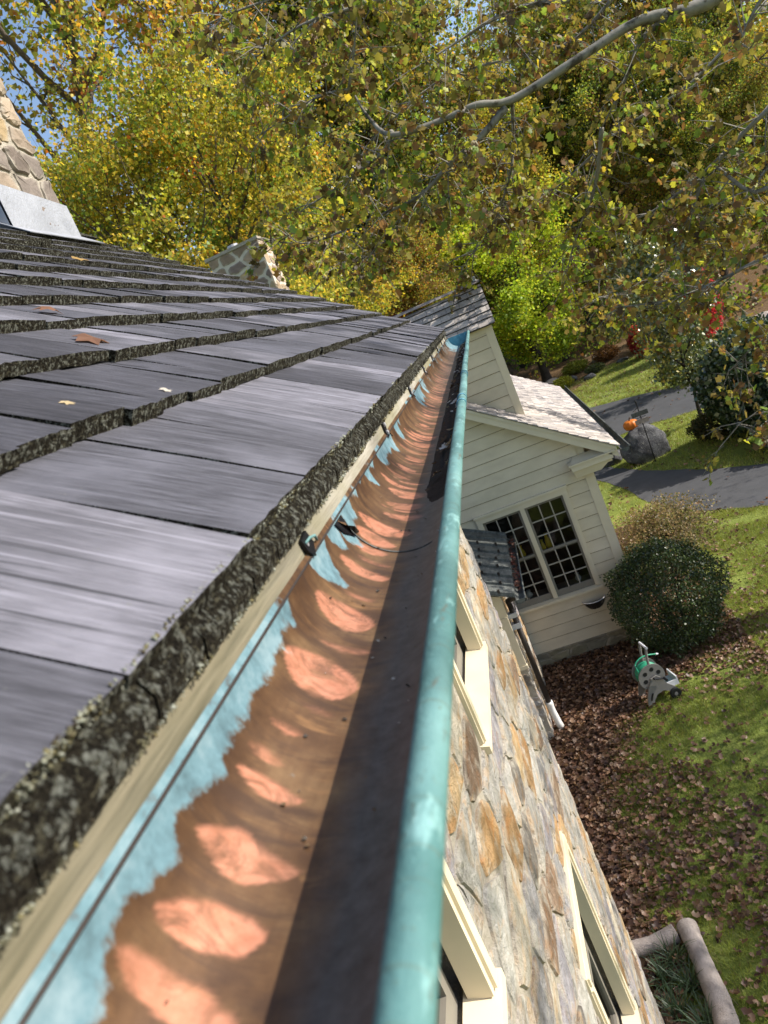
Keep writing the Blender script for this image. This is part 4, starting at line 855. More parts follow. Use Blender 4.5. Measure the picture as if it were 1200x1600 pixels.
def grow(rg, H, base, spread, limbs, r0, lean=0.0, up=.55, sub=5, twig=4, tip=1.0):
    """trunk, limbs, branches, twigs -> branch tubes and leaf-bearing points"""
    tubes = []; pts = []
    k = 9; tr = [np.array([0, 0, 0.])]
    for i in range(k): tr.append(tr[-1] + np.array([rg.normal(0, .03*H/k*3)+lean*H/k, rg.normal(0, .03*H/k*3), H*tip/k]))
    tr = np.array(tr); rad = r0*(1-np.linspace(0, 1, k+1)**.9*.93); rad[0] *= 1.35; tubes.append((tr, rad, 8))
    def at(f): q = f*k; i = min(int(q), k-1); return tr[i]+(tr[i+1]-tr[i])*(q-i)
    for j in range(limbs):
        f = base + (1-base)*((j+.5)/limbs)**.9*.97; az_ = j*2.39996+rg.normal(0, .4); prof = math.sin(math.pi*min(1, max(.08, (1-f)/(1-base)*.80+.16)))**.75
        L = spread*prof*rg.uniform(.75, 1.2); e0 = up*rg.uniform(.6, 1.4)+(f-base)*.7; d = np.array([math.cos(az_)*math.cos(e0), math.sin(az_)*math.cos(e0), math.sin(e0)])
        p = at(f); line = [p]
        for s in range(6): d = d + np.array([rg.normal(0, .13), rg.normal(0, .13), rg.normal(.02, .10)]); d /= np.linalg.norm(d); line.append(line[-1]+d*L/6)
        line = np.array(line); lr = max(.012, r0*.42*(1-f)**.6*prof+.02); tubes.append((line, lr*np.linspace(1, .2, 7), 6))
        for b in range(sub):
            q = rg.uniform(.25, 1)*6; i = min(int(q), 5); p2 = line[i]+(line[i+1]-line[i])*(q-i); d2 = (line[i+1]-line[i]); d2 = d2/np.linalg.norm(d2) + rg.normal(0, .75, 3); d2[2] += .15; d2 /= np.linalg.norm(d2); L2 = L*rg.uniform(.22, .48)
            l2 = np.array([p2, p2+d2*L2*.5+rg.normal(0, .05*L2, 3), p2+d2*L2+rg.normal(0, .1*L2, 3)]); tubes.append((l2, lr*np.array([.32, .2, .07]), 4))
            for t in range(twig):
                p3 = l2[0]+(l2[2]-l2[0])*rg.uniform(.25, 1); d3 = d2+rg.normal(0, .8, 3); d3 /= np.linalg.norm(d3); L3 = L2*rg.uniform(.3, .6); e3 = p3+d3*L3
                tubes.append((np.array([p3, e3]), lr*np.array([.10, .03]), 3)); pts.append((p3, e3))
    return tubes, pts
def trunk_mesh(name, tubes, mat):
    m = MB()
    for l, r, n in tubes: m.tube([tuple(q) for q in l], [max(float(x), .004) for x in r], n, cap=False)
    return m.mesh(name, mat, True)
def tree_kind(seed, H, base, spread, limbs, r0, leaves, size, pal, bark, mat=None, up=.55, sub=5, twig=4, sig=.30, droop=.5, lean=0.0, bare=.08):
    rg = np.random.default_rng(seed); tubes, pts = grow(rg, H, base, spread, limbs, r0, lean, up, sub, twig)
    w = rg.gamma(1.6, 1, len(pts)); w[rg.random(len(pts)) < bare] = 0; w /= w.sum(); which = rg.choice(len(pts), leaves, p=w)
    A = np.array([p for p, _ in pts])[which]; B = np.array([q for _, q in pts])[which]; P = A+(B-A)*rg.uniform(.1, 1.15, (leaves, 1)) + rg.normal(0, sig, (leaves, 3))*np.array([1, 1, .75])
    cl = rg.random(len(pts))[which]
    return trunk_mesh('trunk', tubes, bark), leaf_mesh('crown', P, size, pal, mat or M['leaf'], rg, droop, .42, cl)
def plant_tree(kind, name, x, y, label, cat='tree', s=1.0, rz=0.0, group=None, z=None, sz=None, tilt=0.0):
    zz = float(hill(x, y)) - .05 if z is None else z
    o = empty(name, (x, y, zz), label, cat, group, rz); o.scale = (s, s, sz or s); o.rotation_euler.x = tilt
    for nm, me in (('trunk', kind[0]), ('crown', kind[1])):
        c = D.objects.new(nm, me); COL.objects.link(c); c.parent = o
    return o
K = {}
K['gold'] = tree_kind(101, 13, .16, 4.4, 34, .20, 38000, .115, [(YEL, 4.2), (GLD, .9), (YGR, 5), (ORG, .2), (GRN, 3.5), (OLV, 2)], M['bark'], sub=6, twig=4, sig=.26)
K['thin'] = tree_kind(102, 19, .34, 5.4, 30, .27, 15000, .16, [(YGR, 3), (OLV, 2), (GLD, 2), (RST, 1.2), (GRN, 1.4)], M['bark'], up=.75, sub=6, twig=4, sig=.30, bare=.2)
K['green'] = tree_kind(103, 18, .14, 5.4, 34, .28, 52000, .165, [(GRN, 6), (YGR, 2.4), (OLV, 3), (YEL, .4), (DGR, 2)], M['dark_bark'], sub=6, sig=.36)
K['olive'] = tree_kind(104, 20, .16, 5.8, 34, .30, 52000, .17, [(OLV, 4), (YGR, 1.6), (GLD, .7), (BRN, 1.8), (GRN, 3.5), (DGR, 1)], M['dark_bark'], sub=6, sig=.38)
K['amber'] = tree_kind(105, 17, .14, 5.4, 34, .26, 50000, .16, [(YEL, 4), (GLD, 1.0), (YGR, 4), (OLV, 1.5), (GRN, 1.5)], M['dark_bark'], sub=6, sig=.34)
K['dark'] = tree_kind(106, 19, .10, 4.4, 40, .28, 36000, .20, [(DGR, 6), (GRN, 1.5)], M['dark_bark'], M['gloss_leaf'], up=.2, sub=6, sig=.34)
K['lime'] = tree_kind(107, 6.2, .22, 3.6, 24, .20, 40000, .11, [((.50, .56, .05), 5), ((.34, .48, .04), 5), (YEL, .6), (GRN, 1)], M['dark_bark'], up=.15, sub=6, sig=.24)
K['rust'] = tree_kind(108, 16, .18, 5.0, 32, .26, 44000, .16, [(BRN, 2), (RST, 1.4), (GLD, 1.6), (OLV, 4), (YGR, 1.5), (GRN, 1.5)], M['dark_bark'], sub=6, sig=.36)
TREES = [
 ('gold', 'maple_tree', -7.6, 19.5, 'yellow maple directly behind the flashing of the ridge chimney', .86, .0),
 ('gold', 'maple_tree', -5.2, 20.5, 'yellow maple between the two stone chimneys', .92, 2.1),
 ('gold', 'maple_tree', -4.9, 25.5, 'small yellow maple showing just above the far stone chimney', .90, 4.0),
 ('thin', 'maple_tree', -5.0, 27.5, 'slender rust-tinged tree filling the sky left of the blue gap', .98, 2.5),
 ('dark', 'evergreen_tree', -7.6, 34.0, 'dark evergreen in the gap between the yellow maples', .86, .5),
 ('dark', 'evergreen_tree', -4.6, 39.0, 'dark evergreen standing right of the far stone chimney', .68, 1.9),
 ('green', 'maple_tree', -3.3, 36.0, 'tall green tree behind the left end of the sycamore limb', 1.10, 3.0),
 ('olive', 'oak_tree', -.9, 38.5, 'olive oak behind the fork of the sycamore limb', .92, 1.0),
 ('rust', 'oak_tree', -1.5, 33.0, 'low olive and brown tree above the end of the roof ridge', .52, 2.6),
 ('green', 'maple_tree', 1.6, 45.0, 'green tree behind the middle of the sycamore limb', 1.0, 5.1),
 ('amber', 'maple_tree', 3.6, 42.5, 'bright yellow maple in the centre of the hillside', .76, .9),
 ('lime', 'maple_tree', 2.1, 38.4, 'low lime-green maple with dark trunk above the wing roof', 1.3, .0),
 ('green', 'maple_tree', 6.0, 46.5, 'green maple just right of the bright yellow one', .72, 2.0),
 ('olive', 'oak_tree', 9.6, 46.5, 'olive oak above the upper lawn', .74, 4.4),
 ('amber', 'maple_tree', 9.8, 52.0, 'golden tree high on the slope below the sycamore limb', 1.0, 3.3),
 ('rust', 'oak_tree', 14.5, 52.0, 'rust-brown oak in the upper right under the limb', 1.02, 1.2),
 ('olive', 'oak_tree', 18.5, 49.0, 'olive oak at the right edge of the hillside', .95, 2.9),
 ('green', 'maple_tree', 13.5, 45.5, 'dark green tree above the red shrub', .62, .7),
 ('olive', 'oak_tree', 14.6, 39.5, 'small olive tree on the bank at the right edge of the picture', .5, 1.7),
 ('amber', 'maple_tree', 19.0, 58.0, 'golden tree in the far upper right corner', 1.05, 5.5),
]
for i, (k, nm, x, y, lab, s, rz) in enumerate(TREES): plant_tree(K[k], nm, x, y, lab, 'tree', s, rz, 'trees behind the house', sz=s*(.86 if k == 'lime' else 1))
o = plant_tree(K['thin'], 'maple_tree', -13.0, 22.5, 'tall thin-leaved leaning tree with bare grey trunk above the ridge chimney', 'tree', 1.32, 0.0, 'trees behind the house'); o.rotation_euler.y = .27
rg = np.random.default_rng(15); nU = 60000; ux = rg.uniform(-14, 30, nU); uy = rg.uniform(36.5, 62, nU); okU = (fbm(ux*.45, uy*.45, 88) > .46) & ~((ux > 1) & (ux < 8.5) & (uy < 41)); ux, uy = ux[okU], uy[okU]
uz = hill(ux, uy)+rg.uniform(0, 1, len(ux))**1.6*2.2*np.clip((fbm(ux*.45, uy*.45, 88)-.44)*6, .1, 1)
um = leaf_mesh('undergrowth', np.stack([ux, uy, uz], -1), .20, [(OLV, 4), (GRN, 4), (BRN, 2.5), (YGR, 1.5), (DGR, 2)], M['leaf'], rg, .0, .45, fbm(ux*.6, uy*.6, 90))
tag(link('undergrowth', um), 'low green and brown undergrowth on the wooded bank', 'undergrowth', kind='stuff')
# far woodland mass on the hill
rg = np.random.default_rng(5); nW = 90000
wx = rg.uniform(-60, 70, nW); wy = rg.uniform(58, 110, nW); ctr = np.stack([rg.uniform(-62, 72, 150), rg.uniform(60, 110, 150)], -1); cid = rg.integers(0, 150, nW); R3 = rg.normal(size=(nW, 3)); R3 /= np.linalg.norm(R3, axis=1, keepdims=True); R3 *= rg.uniform(.55, 1.0, (nW, 1))
cH = rg.uniform(9, 17, 150)[cid]; cx, cy = ctr[cid, 0], ctr[cid, 1]; px, py = cx+R3[:, 0]*4.2, cy+R3[:, 1]*4.2; pz = hill(cx, cy)+cH*.55+R3[:, 2]*cH*.5
wm = leaf_mesh('woodland', np.stack([px, py, pz], -1), .62, [(OLV, 4), (YGR, 3), (GLD, 2), (RST, 1.5), (GRN, 3), (YEL, 2)], M['leaf'], rg, .3, .45, rg.random(150)[cid])
tag(link('woodland', wm), 'far autumn woodland covering the hill behind all other trees', 'woodland', kind='stuff')

# ------------------------------------------------------------------ overhanging sycamore
def at(px, py, Y):                              # direction of a spot in the photograph, at distance Y along the eave
    c = RM.transposed() @ Vector(((px-600)/1155, (py-800)/1155, 1.0)); c *= Y/c.y; return Vector((c.x, c.y, c.z+CZ))
syc = empty('sycamore_tree', (11.5, 11.0, 0), 'big sycamore whose pale limb and brown-green leaves overhang the roof', 'tree')
rs = np.random.default_rng(77); RT = random.Random(77)
limb = [(11.5, 11.0, 4.5), (10.0, 10.8, 6.4), (7.2, 10.0, 7.6), (5.0, 9.5, 7.7)] + [tuple(at(*q)) for q in ((1110, 2, 9.2), (1000, 32, 9.1), (900, 94, 9.0), (800, 156, 9.0), (745, 164, 8.9), (690, 188, 8.9), (612, 211, 8.8), (575, 182, 9.1), (555, 150, 9.3))]
sk = MB(); sk.tube(smooth([(11.6, 11.1, -.1), (11.5, 11.0, 2.5), (11.4, 11.0, 5), (11.8, 11.3, 9), (12.2, 11.6, 14)], 4), [.42]*4+[.36]*4+[.3]*4+[.22]*4+[.12], 12)
sk.tube(smooth(limb, 4), list(np.interp(np.linspace(0, 1, (len(limb)-1)*4+1), [0, .3, .42, .62, .83, 1], [.14, .085, .048, .039, .028, .010])), 10)
SUBS = []
def sub(pts, r): P = [Vector(q) if len(q) == 3 and not isinstance(q[0], int) else at(*q) for q in pts]; SUBS.append((smooth([tuple(p) for p in P], 4), r))
sub([(790, 168, 9.0), (750, 215, 9.0), (700, 260, 9.2), (650, 310, 9.4), (560, 350, 9.8)], .045)
sub([(1045, 25, 9.1), (1000, 65, 9.3), (980, 120, 9.6), (940, 200, 10.0)], .035)
sub([(890, 0, 9.8), (820, 10, 9.8), (770, 30, 9.7), (720, 62, 9.6), (660, 100, 9.4)], .035)
sub([(1200, -20, 8.4), (1160, 60, 8.4), (1190, 100, 8.3)], .02)
sub([(612, 205, 8.8), (600, 235, 9.0), (545, 280, 9.3), (470, 330, 9.6)], .028)
sub([(545, 140, 9.3), (500, 150, 9.4), (460, 175, 9.4), (400, 215, 9.6)], .02)
sub([(545, 140, 9.3), (555, 60, 9.2), (560, -60, 9.0)], .02)
sub([(700, -30, 9.6), (560, 10, 9.5), (470, 40, 9.4), (400, 90, 9.4)], .03)
sub([(640, -60, 10.4), (500, -20, 10.2), (390, 10, 10.0), (320, 40, 9.8)], .03)
sub([(1260, 120, 9.4), (1180, 190, 9.6), (1100, 270, 9.8), (1020, 330, 10.0), (960, 350, 10.2)], .035)
sub([(1270, 250, 9.0), (1180, 300, 9.2), (1110, 260, 9.6), (1080, 330, 9.8), (1050, 400, 10.0)], .03)
sub([(1280, 380, 9.0), (1200, 400, 9.2), (1120, 440, 9.5), (1040, 470, 9.9), (960, 480, 10.3)], .03)
sub([(1290, 480, 9.0), (1230, 510, 9.2), (1180, 540, 9.4), (1140, 580, 9.8)], .02)
sub([(1290, 640, 8.6), (1240, 655, 8.7), (1190, 645, 8.8), (1150, 665, 9.0)], .014)
sub([(940, 200, 10), (930, 290, 10.4), (900, 370, 10.8), (880, 450, 11.2)], .03)
sub([(800, 158, 9.0), (800, 260, 10.2), (770, 350, 11), (720, 420, 11.6)], .022)
sub([(650, 310, 9.4), (600, 380, 10.2), (540, 420, 10.8)], .02)
sub([(560, 350, 9.8), (480, 380, 10.2), (400, 372, 10.4)], .02)
sub([(1200, 0, 11.5), (1080, 130, 11.5), (960, 210, 11.6), (860, 300, 11.8), (760, 330, 12)], .03)
sub([(1000, -60, 11.6), (900, 60, 11.6), (800, 90, 11.6), (680, 130, 11.7), (580, 220, 11.8)], .03)
sub([(1240, 200, 12), (1150, 330, 12), (1080, 390, 12.2), (1000, 450, 12.4), (930, 465, 12.5)], .025)
LP = []
for line, r in SUBS:
    k = len(line); sk.tube(line, list(np.linspace(r, r*.22, k)), 6); L = np.array(line)
    ln = np.linalg.norm(np.diff(L, axis=0), axis=1).sum(); nt_ = int(ln*18)
    for _ in range(nt_):
        q = rs.uniform(.06, 1)**.85*(k-1); i = min(int(q), k-2); p = L[i]+(L[i+1]-L[i])*(q-i); d = rs.normal(0, 1, 3)*np.array([1, 1.1, .7]); d[2] -= .35; d /= np.linalg.norm(d); ll = rs.uniform(.25, .85); e = p+d*ll; mid_ = p+d*ll*.5+np.array([0, 0, .04])
        sk.tube([tuple(p), tuple(mid_), tuple(e)], [.009, .006, .003], 3, cap=False)
        for _k in range(rs.integers(2, 5)):        # side twigs carrying sprays of leaves
            t0 = rs.uniform(.35, 1.0); q0 = p+(e-p)*t0; d2 = d+rs.normal(0, .7, 3); d2[2] -= .25; d2 /= np.linalg.norm(d2); q1 = q0+d2*rs.uniform(.10, .28)
            sk.tube([tuple(q0), tuple(q1)], [.004, .002], 3, cap=False); m_ = rs.integers(3, 8); LP.append(q0+(q1-q0)*rs.uniform(.25, 1.1, (m_, 1))+rs.normal(0, .032, (m_, 3)))
for _ in range(135):  # unseen leaf clusters added to shade the near lawn
    cx_ = rs.uniform(7.0, 12.5); c = np.array([cx_, rs.uniform(5.2, 9.4), rs.uniform(.75*(cx_-2.2), .75*(cx_+.6))]); m_ = rs.integers(25, 60); LP.append(c+rs.normal(0, .36, (m_, 3)))
# out-of-frame part of the crown (to the right), sparser, with a gap left so sun reaches the lawn
for _ in range(230):
    c = np.array([rs.uniform(5.6, 15), rs.choice([rs.uniform(2.5, 8.6), rs.uniform(14.5, 18.5)], p=[.72, .28]), rs.uniform(6.2, 13)]); m_ = rs.integers(15, 40); LP.append(c+rs.normal(0, .38, (m_, 3)))
LP = np.concatenate(LP); print('sycamore leaves', len(LP))
sk.build('trunk', M['syc_bark'], syc, True)
def big_leaves(name, P, size, pal, mat, rg, droop=.7):
    """lobed leaf of six triangles round a bent midrib"""
    n = len(P); a = rg.normal(size=(n, 3))*.8; a[:, 2] -= droop; a /= np.linalg.norm(a, axis=1, keepdims=True); b = np.cross(a, rg.normal(size=(n, 3))); b /= np.linalg.norm(b, axis=1, keepdims=True); nn = np.cross(a, b)
    L = (size*rg.uniform(.5, 1.25, n))[:, None]; cu = rg.uniform(-.15, .35, (n, 1))
    pr = [(0, 0, 0), (.18, .42, .5), (.42, .26, .2), (.58, .52, .55), (1.0, 0, .35), (.58, -.52, .55), (.42, -.26, .2), (.18, -.42, .5)]
    V = np.stack([P+a*L*t+b*L*w+nn*L*cu*h for t, w, h in pr], 1).reshape(-1, 3)
    cols = np.array([c for c, _ in pal]); wt = np.array([k for _, k in pal], float); wt /= wt.sum(); C = cols[rg.choice(len(pal), n, p=wt)]*rg.uniform(.6, 1.25, (n, 1))
    F_ = (np.arange(n)[:, None, None]*8 + np.array([[0, 1, 2, 6], [2, 3, 4, 4], [0, 6, 7, 7], [2, 4, 5, 6]])[None]).reshape(-1, 4)
    tri = np.concatenate([np.arange(n)[:, None]*8+np.array([q]) for q in ([0, 1, 2], [0, 2, 6], [0, 6, 7], [2, 3, 4], [2, 4, 6], [6, 4, 5])])
    return np_mesh(name, V, tri, mat, np.repeat(np.clip(C, 0, .9), 8, 0), False, 3)
link('crown', big_leaves('crown', LP, .090, [(BRN, 2.8), ((.26, .20, .06), 5), (OLV, 5), (GRN, 3.2), (YGR, 2.4), ((.11, .075, .035), 3), (YEL, .35)], M['leaf'], rs), syc)

# ------------------------------------------------------------------ shrubs
def shrub(name, x, y, rx, ry, h, n, size, pal, mat, label, seed, shell=.5, stems=9, cat='shrub', droop=.0, lump=.18, bark='dark_bark'):
    rg = np.random.default_rng(seed); z0 = float(hill(x, y)); o = empty(name, (x, y, z0), label, cat)
    d = rg.normal(size=(n, 3)); d /= np.linalg.norm(d, axis=1, keepdims=True); th = np.arctan2(d[:, 1], d[:, 0]); ph = d[:, 2]
    r = (rg.uniform(shell, 1, n)**.6)*(1+lump*(fbm(th*2.2+9, ph*2.6+9, seed, 3)-.5)*2) + rg.normal(0, .025, n); P = np.stack([x+d[:, 0]*r*rx, y+d[:, 1]*r*ry, z0+h*.5+d[:, 2]*r*h*.5], -1); P = P[P[:, 2] > z0+.02]
    m = MB()
    for _ in range(stems):
        a = rg.uniform(0, 6.28); e = np.array([x+math.cos(a)*rx*rg.uniform(.2, .7), y+math.sin(a)*ry*rg.uniform(.2, .7), z0+h*rg.uniform(.55, .85)]); m.tube([(x+math.cos(a)*.08, y+math.sin(a)*.08, z0-.03), tuple((np.array([x, y, z0])+e)/2+rg.normal(0, .04, 3)), tuple(e)], [.018, .012, .004], 5, cap=False)
    m.build('stem', M[bark], o); link('foliage', leaf_mesh('foliage', P, size, pal, mat, rg, droop), o); return o
shrub('boxwood_bush', 1.10, 10.12, .72, .70, 1.60, 30000, .032, [((.045, .075, .022), 5), ((.09, .13, .035), 3), ((.03, .045, .016), 3), ((.20, .15, .05), .3)], M['box_leaf'], 'dense rounded dark green boxwood at the corner of the clapboard wing', 201, .70, 14, 'bush', lump=.34)
shrub('spirea_shrub', 1.70, 13.2, .85, .95, 1.05, 13000, .040, [((.27, .20, .125), 4), ((.20, .165, .08), 3), ((.13, .13, .05), 4), ((.36, .29, .20), 1.5)], M['leaf'], 'loose tan autumn shrub behind the boxwood by the driveway', 202, .25, 70, droop=-.4, lump=.55)
shrub('rhododendron_bush', 5.75, 18.6, 1.5, 1.3, 2.7, 15000, .12, [(DGR, 6), ((.05, .09, .035), 2)], M['gloss_leaf'], 'big dark evergreen bush at the right edge of the grass island', 203, .5, 14, 'bush')
shrub('low_bush', 4.7, 19.6, .75, .6, .75, 6000, .06, [((.06, .075, .03), 4), ((.12, .10, .04), 2)], M['leaf'], 'low dull green bush at the foot of the small tree', 204, .5, 9, 'bush')
shrub('low_bush', 5.6, 16.9, 1.0, .7, .8, 7000, .07, [(DGR, 4), ((.09, .07, .03), 2)], M['gloss_leaf'], 'low dark bush at the near edge of the grass island', 205, .5, 9, 'bush')
shrub('burning_bush', 8.75, 34.3, 1.1, .8, 3.4, 9000, .10, [(RED, 5), ((.42, .03, .05), 3), ((.6, .1, .1), 1)], M['leaf'], 'larger bright red shrub at the foot of the hill', 206, .3, 10)
shrub('burning_bush', 6.4, 36.0, .5, .5, 1.6, 3500, .10, [((.45, .04, .06), 5), (RST, 2)], M['leaf'], 'smaller pinkish-red shrub left of the bright red one', 207, .3, 8)
shrub('orange_shrub', -3.75, 33.5, 1.6, 1.2, 7.3, 12000, .13, [(ORG, 5), ((.5, .10, .03), 3), (RST, 2)], M['leaf'], 'orange-red foliage just above the end of the roof ridge', 208, .4, 10)
for i, (x, y, r, h, c, lab) in enumerate([(2.6, 36.4, .55, .55, YGR, 'yellow-green mound at the left of the rock garden'), (3.6, 38.6, .75, .6, (.30, .33, .05), 'lime mound higher in the rock garden'), (4.3, 37.0, .5, .4, (.14, .17, .07), 'grey-green low mound in the middle of the rock garden'), (5.2, 38.5, .7, .7, (.28, .14, .05), 'rusty dry clump in the rock garden'), (6.9, 37.6, .8, .8, (.22, .15, .06), 'brown dry clump at the right of the rock garden')]):
    shrub('garden_plant', x, y, r, r*.8, h, 2600, .07, [(c, 4), (tuple(q*.7 for q in c), 2)], M['leaf'], lab, 220+i, .3, 6, 'plant')
small = tree_kind(110, 4.2, .22, 1.75, 22, .06, 11000, .10, [((.09, .13, .045), 4), ((.17, .20, .07), 3), ((.32, .30, .06), 1.5), (YEL, .5)], M['dark_bark'], M['gloss_leaf'], up=.5, sub=5, sig=.16)
plant_tree(small, 'dogwood_tree', 4.85, 21.9, 'small speckled green tree with thin dark stem on the grass island', 'tree', 1.0, .6)
small2 = tree_kind(111, 5.2, .12, 2.1, 22, .08, 12000, .12, [(DGR, 3), (GRN, 3), (OLV, 2)], M['dark_bark'], M['gloss_leaf'], up=.5, sub=5, sig=.2)
plant_tree(small2, 'holly_tree', 6.2, 27.8, 'dark green small tree between upper driveway and red shrub', 'tree', .66, .6)

# ------------------------------------------------------------------ rocks
def rock(name, c, r, mat, label, seed, cat='rock', rz=0.0):
    rg = np.random.default_rng(seed); n, k = 28, 40; V = []; Fr = []
    off = rg.uniform(0, 50, 3); PL = []
    for _ in range(9): pn = rg.normal(size=3); pn /= np.linalg.norm(pn); PL.append((pn, rg.uniform(.68, .92)))
    for i in range(n+1):
        for j in range(k):
            p = math.pi*i/n; t = 2*math.pi*j/k; d = np.array([math.sin(p)*math.cos(t), math.sin(p)*math.sin(t), math.cos(p)])
            s = 1 + .28*(fbm(np.array([d[0]*1.6+d[2]*.7+off[0]]), np.array([d[1]*1.6-d[2]*.9+off[1]]), seed, 4)[0]-.5)*2 + .12*(fbm(np.array([d[0]*5+off[2]]), np.array([d[1]*5+d[2]*4]), seed+3, 3)[0]-.5)
            q = d*s
            for pn, pd in PL:
                ex = q@pn-pd
                if ex > 0: q = q-pn*ex*.9
            q = q*(1+.05*(fbm(np.array([q[0]*7+off[1]]), np.array([q[1]*7+q[2]*6]), seed+5, 3)[0]-.5)); q = Vector((q[0]*r[0], q[1]*r[1], q[2]*r[2])); q.rotate(Matrix.Rotation(rz, 3, 'Z')); V.append((c[0]+q.x, c[1]+q.y, c[2]+q.z))
    for i in range(n):
        for j in range(k): Fr.append([i*k+j, (i+1)*k+j, (i+1)*k+(j+1) % k, i*k+(j+1) % k])
    return tag(link(name, np_mesh(name, V, Fr, mat, None, True)), label, cat)
rock('boulder', (2.82, 20.0, .30), (.62, .50, .58), M['boulder'], 'big grey boulder on the point of the grass island', 301, 'boulder', .3)
rock('small_rock', (2.08, 20.75, .12), (.32, .28, .26), M['boulder'], 'small grey rock at the left foot of the boulder', 302)
for i, (x, y, r, lab) in enumerate([(2.2, 38.2, .55, 'pale flat rock beside the lime maple trunk'), (3.1, 37.2, .38, 'tan rock between the yellow-green mounds'), (4.9, 39.3, .42, 'tan block at the back of the rock garden'), (5.6, 36.9, .3, 'small dark rock at the lawn edge of the rock garden'), (3.9, 36.2, .33, 'dark rock at the lower edge of the rock garden'), (10.9, 33.6, .6, 'pale rock on the bank at the right edge')]): rock('garden_rock', (x, y, float(hill(x, y))+r*.2), (r, r*.8, r*.5), M['log'] if i in (0, 2, 5) else M['boulder'], lab, 310+i)
# grass moss patch in front of boulder belongs to the lawn
# ------------------------------------------------------------------ pumpkin and stake sign
PKX, PKY, PKZ = 2.72, 20.05, -.19
pk = empty('pumpkin', (2.72, 20.05, .83), 'orange pumpkin resting on top of the boulder', 'pumpkin'); m = MB(); n = 48; rows = 12
for i in range(rows+1):
    p = math.pi*i/rows
    for j in range(n):
        t = 2*math.pi*j/n; r = .20*(1-.10*abs(math.sin(t*5)))*math.sin(p)**.8; m.v.append((PKX+r*math.cos(t), PKY+r*math.sin(t), PKZ+1.20+.145*math.cos(p)*(1-.25*math.cos(p)**2*0) - .03*max(0, math.cos(p))**6)); m.c.append((1, 1, 1))
for i in range(rows):
    for j in range(n): m.f.append((i*n+j, (i+1)*n+j, (i+1)*n+(j+1) % n, i*n+(j+1) % n)); m.m.append(0)
m.build('body', M['pumpkin'], pk, True); m = MB(); m.tube([(PKX, PKY, PKZ+1.30), (PKX+.01, PKY, PKZ+1.36), (PKX+.04, PKY-.01, PKZ+1.40)], [.028, .018, .02], 7); m.build('stalk', M['bark'], pk)
sg = empty('garden_stake', (2.93, 19.45, 0), 'thin black garden stake with two small plaques in front of the boulder', 'sign'); m = MB(); m.tube([(2.93, 19.45, -.05), (2.93, 19.45, 1.62)], .014, 8); m.build('rod', M['black_metal'], sg)
m = MB(); m.tube([(2.93, 19.45, 1.62), (2.93, 19.45, 1.66), (2.93, 19.45, 1.72)], [.02, .026, .004], 8); m.build('finial', M['black_metal'], sg)
m = MB(); m.box((2.72, 19.43, 1.28), (3.14, 19.448, 1.40)); m.build('plaque', M['grey_copper'], sg); m = MB(); m.box((2.76, 19.43, 1.08), (3.10, 19.448, 1.20)); m.build('plaque', M['log'], sg)
m = MB(); m.tube([(2.78, 19.44, 1.44), (2.93, 19.44, 1.50), (3.08, 19.44, 1.44)], .008, 6); m.tube([(2.80, 19.44, 1.24), (3.06, 19.44, 1.24)], .007, 6); m.build('bracket', M['black_metal'], sg)
# ------------------------------------------------------------------ hose reel cart
hr = empty('hose_reel_cart', (.36, 8.95, 0), 'grey plastic hose reel cart with green hose on the leaf-covered bed', 'hose reel', rz=math.radians(14)); hr.location.x = .44; hr.scale = (.86, .86, .86); hw = wmat(hr)
def hp(x, y, z): return tuple(hw @ Vector((x, y, z)))
def hbuild(m, name, mat, par=None, sm=False):
    m.v = [hp(*p) for p in m.v]; return m.build(name, mat, par or hr, sm)
side = [(-.24, 0), (-.14, 0), (-.11, .10), (-.04, .17), (.06, .19), (.14, .15), (.17, .07), (.26, .08), (.25, .17), (.15, .27), (.09, .40), (.03, .46), (-.06, .44), (-.13, .33), (-.20, .17)]
for y in (-.17, .15):
    m = MB(); m.prism([(x, y, z) for x, z in side], (0, .025, 0)); f_ = hbuild(m, 'side_frame', M['grey_plastic'])
    m = MB(); m.tube([(-.16, y-.004 if y < 0 else y+.03, .12), (-.11, y-.004 if y < 0 else y+.03, .22)], .014, 8); hbuild(m, 'slot', M['black_plastic'], f_)
for y in (-.115, .115):
    m = MB(); m.tube([(-.02, y-.008, .44), (-.02, y+.008, .44)], .205, 36); d_ = hbuild(m, 'drum_flange', M['grey_plastic'])
    for a in range(6):
        t = a*math.pi/3+.3; m = MB(); c = (-.02+.12*math.cos(t), .44+.12*math.sin(t)); s_ = -1 if y < 0 else 1; m.tube([(c[0], y+s_*.008, c[1]), (c[0], y+s_*.0095, c[1])], .035, 10); hbuild(m, 'flange_hole', M['black_plastic'], d_)
m = MB(); m.tube([(-.02, -.11, .44), (-.02, .11, .44)], .09, 20); hbuild(m, 'drum', M['grey_plastic'])
for lay, (r, n_) in enumerate(((.118, 7), (.142, 6), (.166, 6))):
    m = MB(); pts = []
    for i in range(n_*18): t = i/18*2*math.pi; pts.append((-.02+r*math.cos(t), -.095+.19*i/(n_*18), .44+r*math.sin(t)))
    m.tube(pts, .0135, 6); hbuild(m, 'hose', M['hose'], None, True)
m = MB(); m.tube(smooth([(-.16, -.05, .52), (-.17, -.02, .66), (-.08, .0, .72), (.05, .02, .72), (.20, .05, .66)], 5), .011, 7); hbuild(m, 'hose_end', M['hose'], None, True)
m = MB(); m.tube([(.20, .05, .66), (.235, .055, .645)], .016, 8); hbuild(m, 'hose_coupling', M['screw'])
for y in (-.10, .10): m = MB(); m.tube(smooth([(.00, y, .42), (.0, y, .62), (.02, y, .80), (.05, y, .90)], 4), .02, 8); hbuild(m, 'handle_arm', M['grey_plastic'])
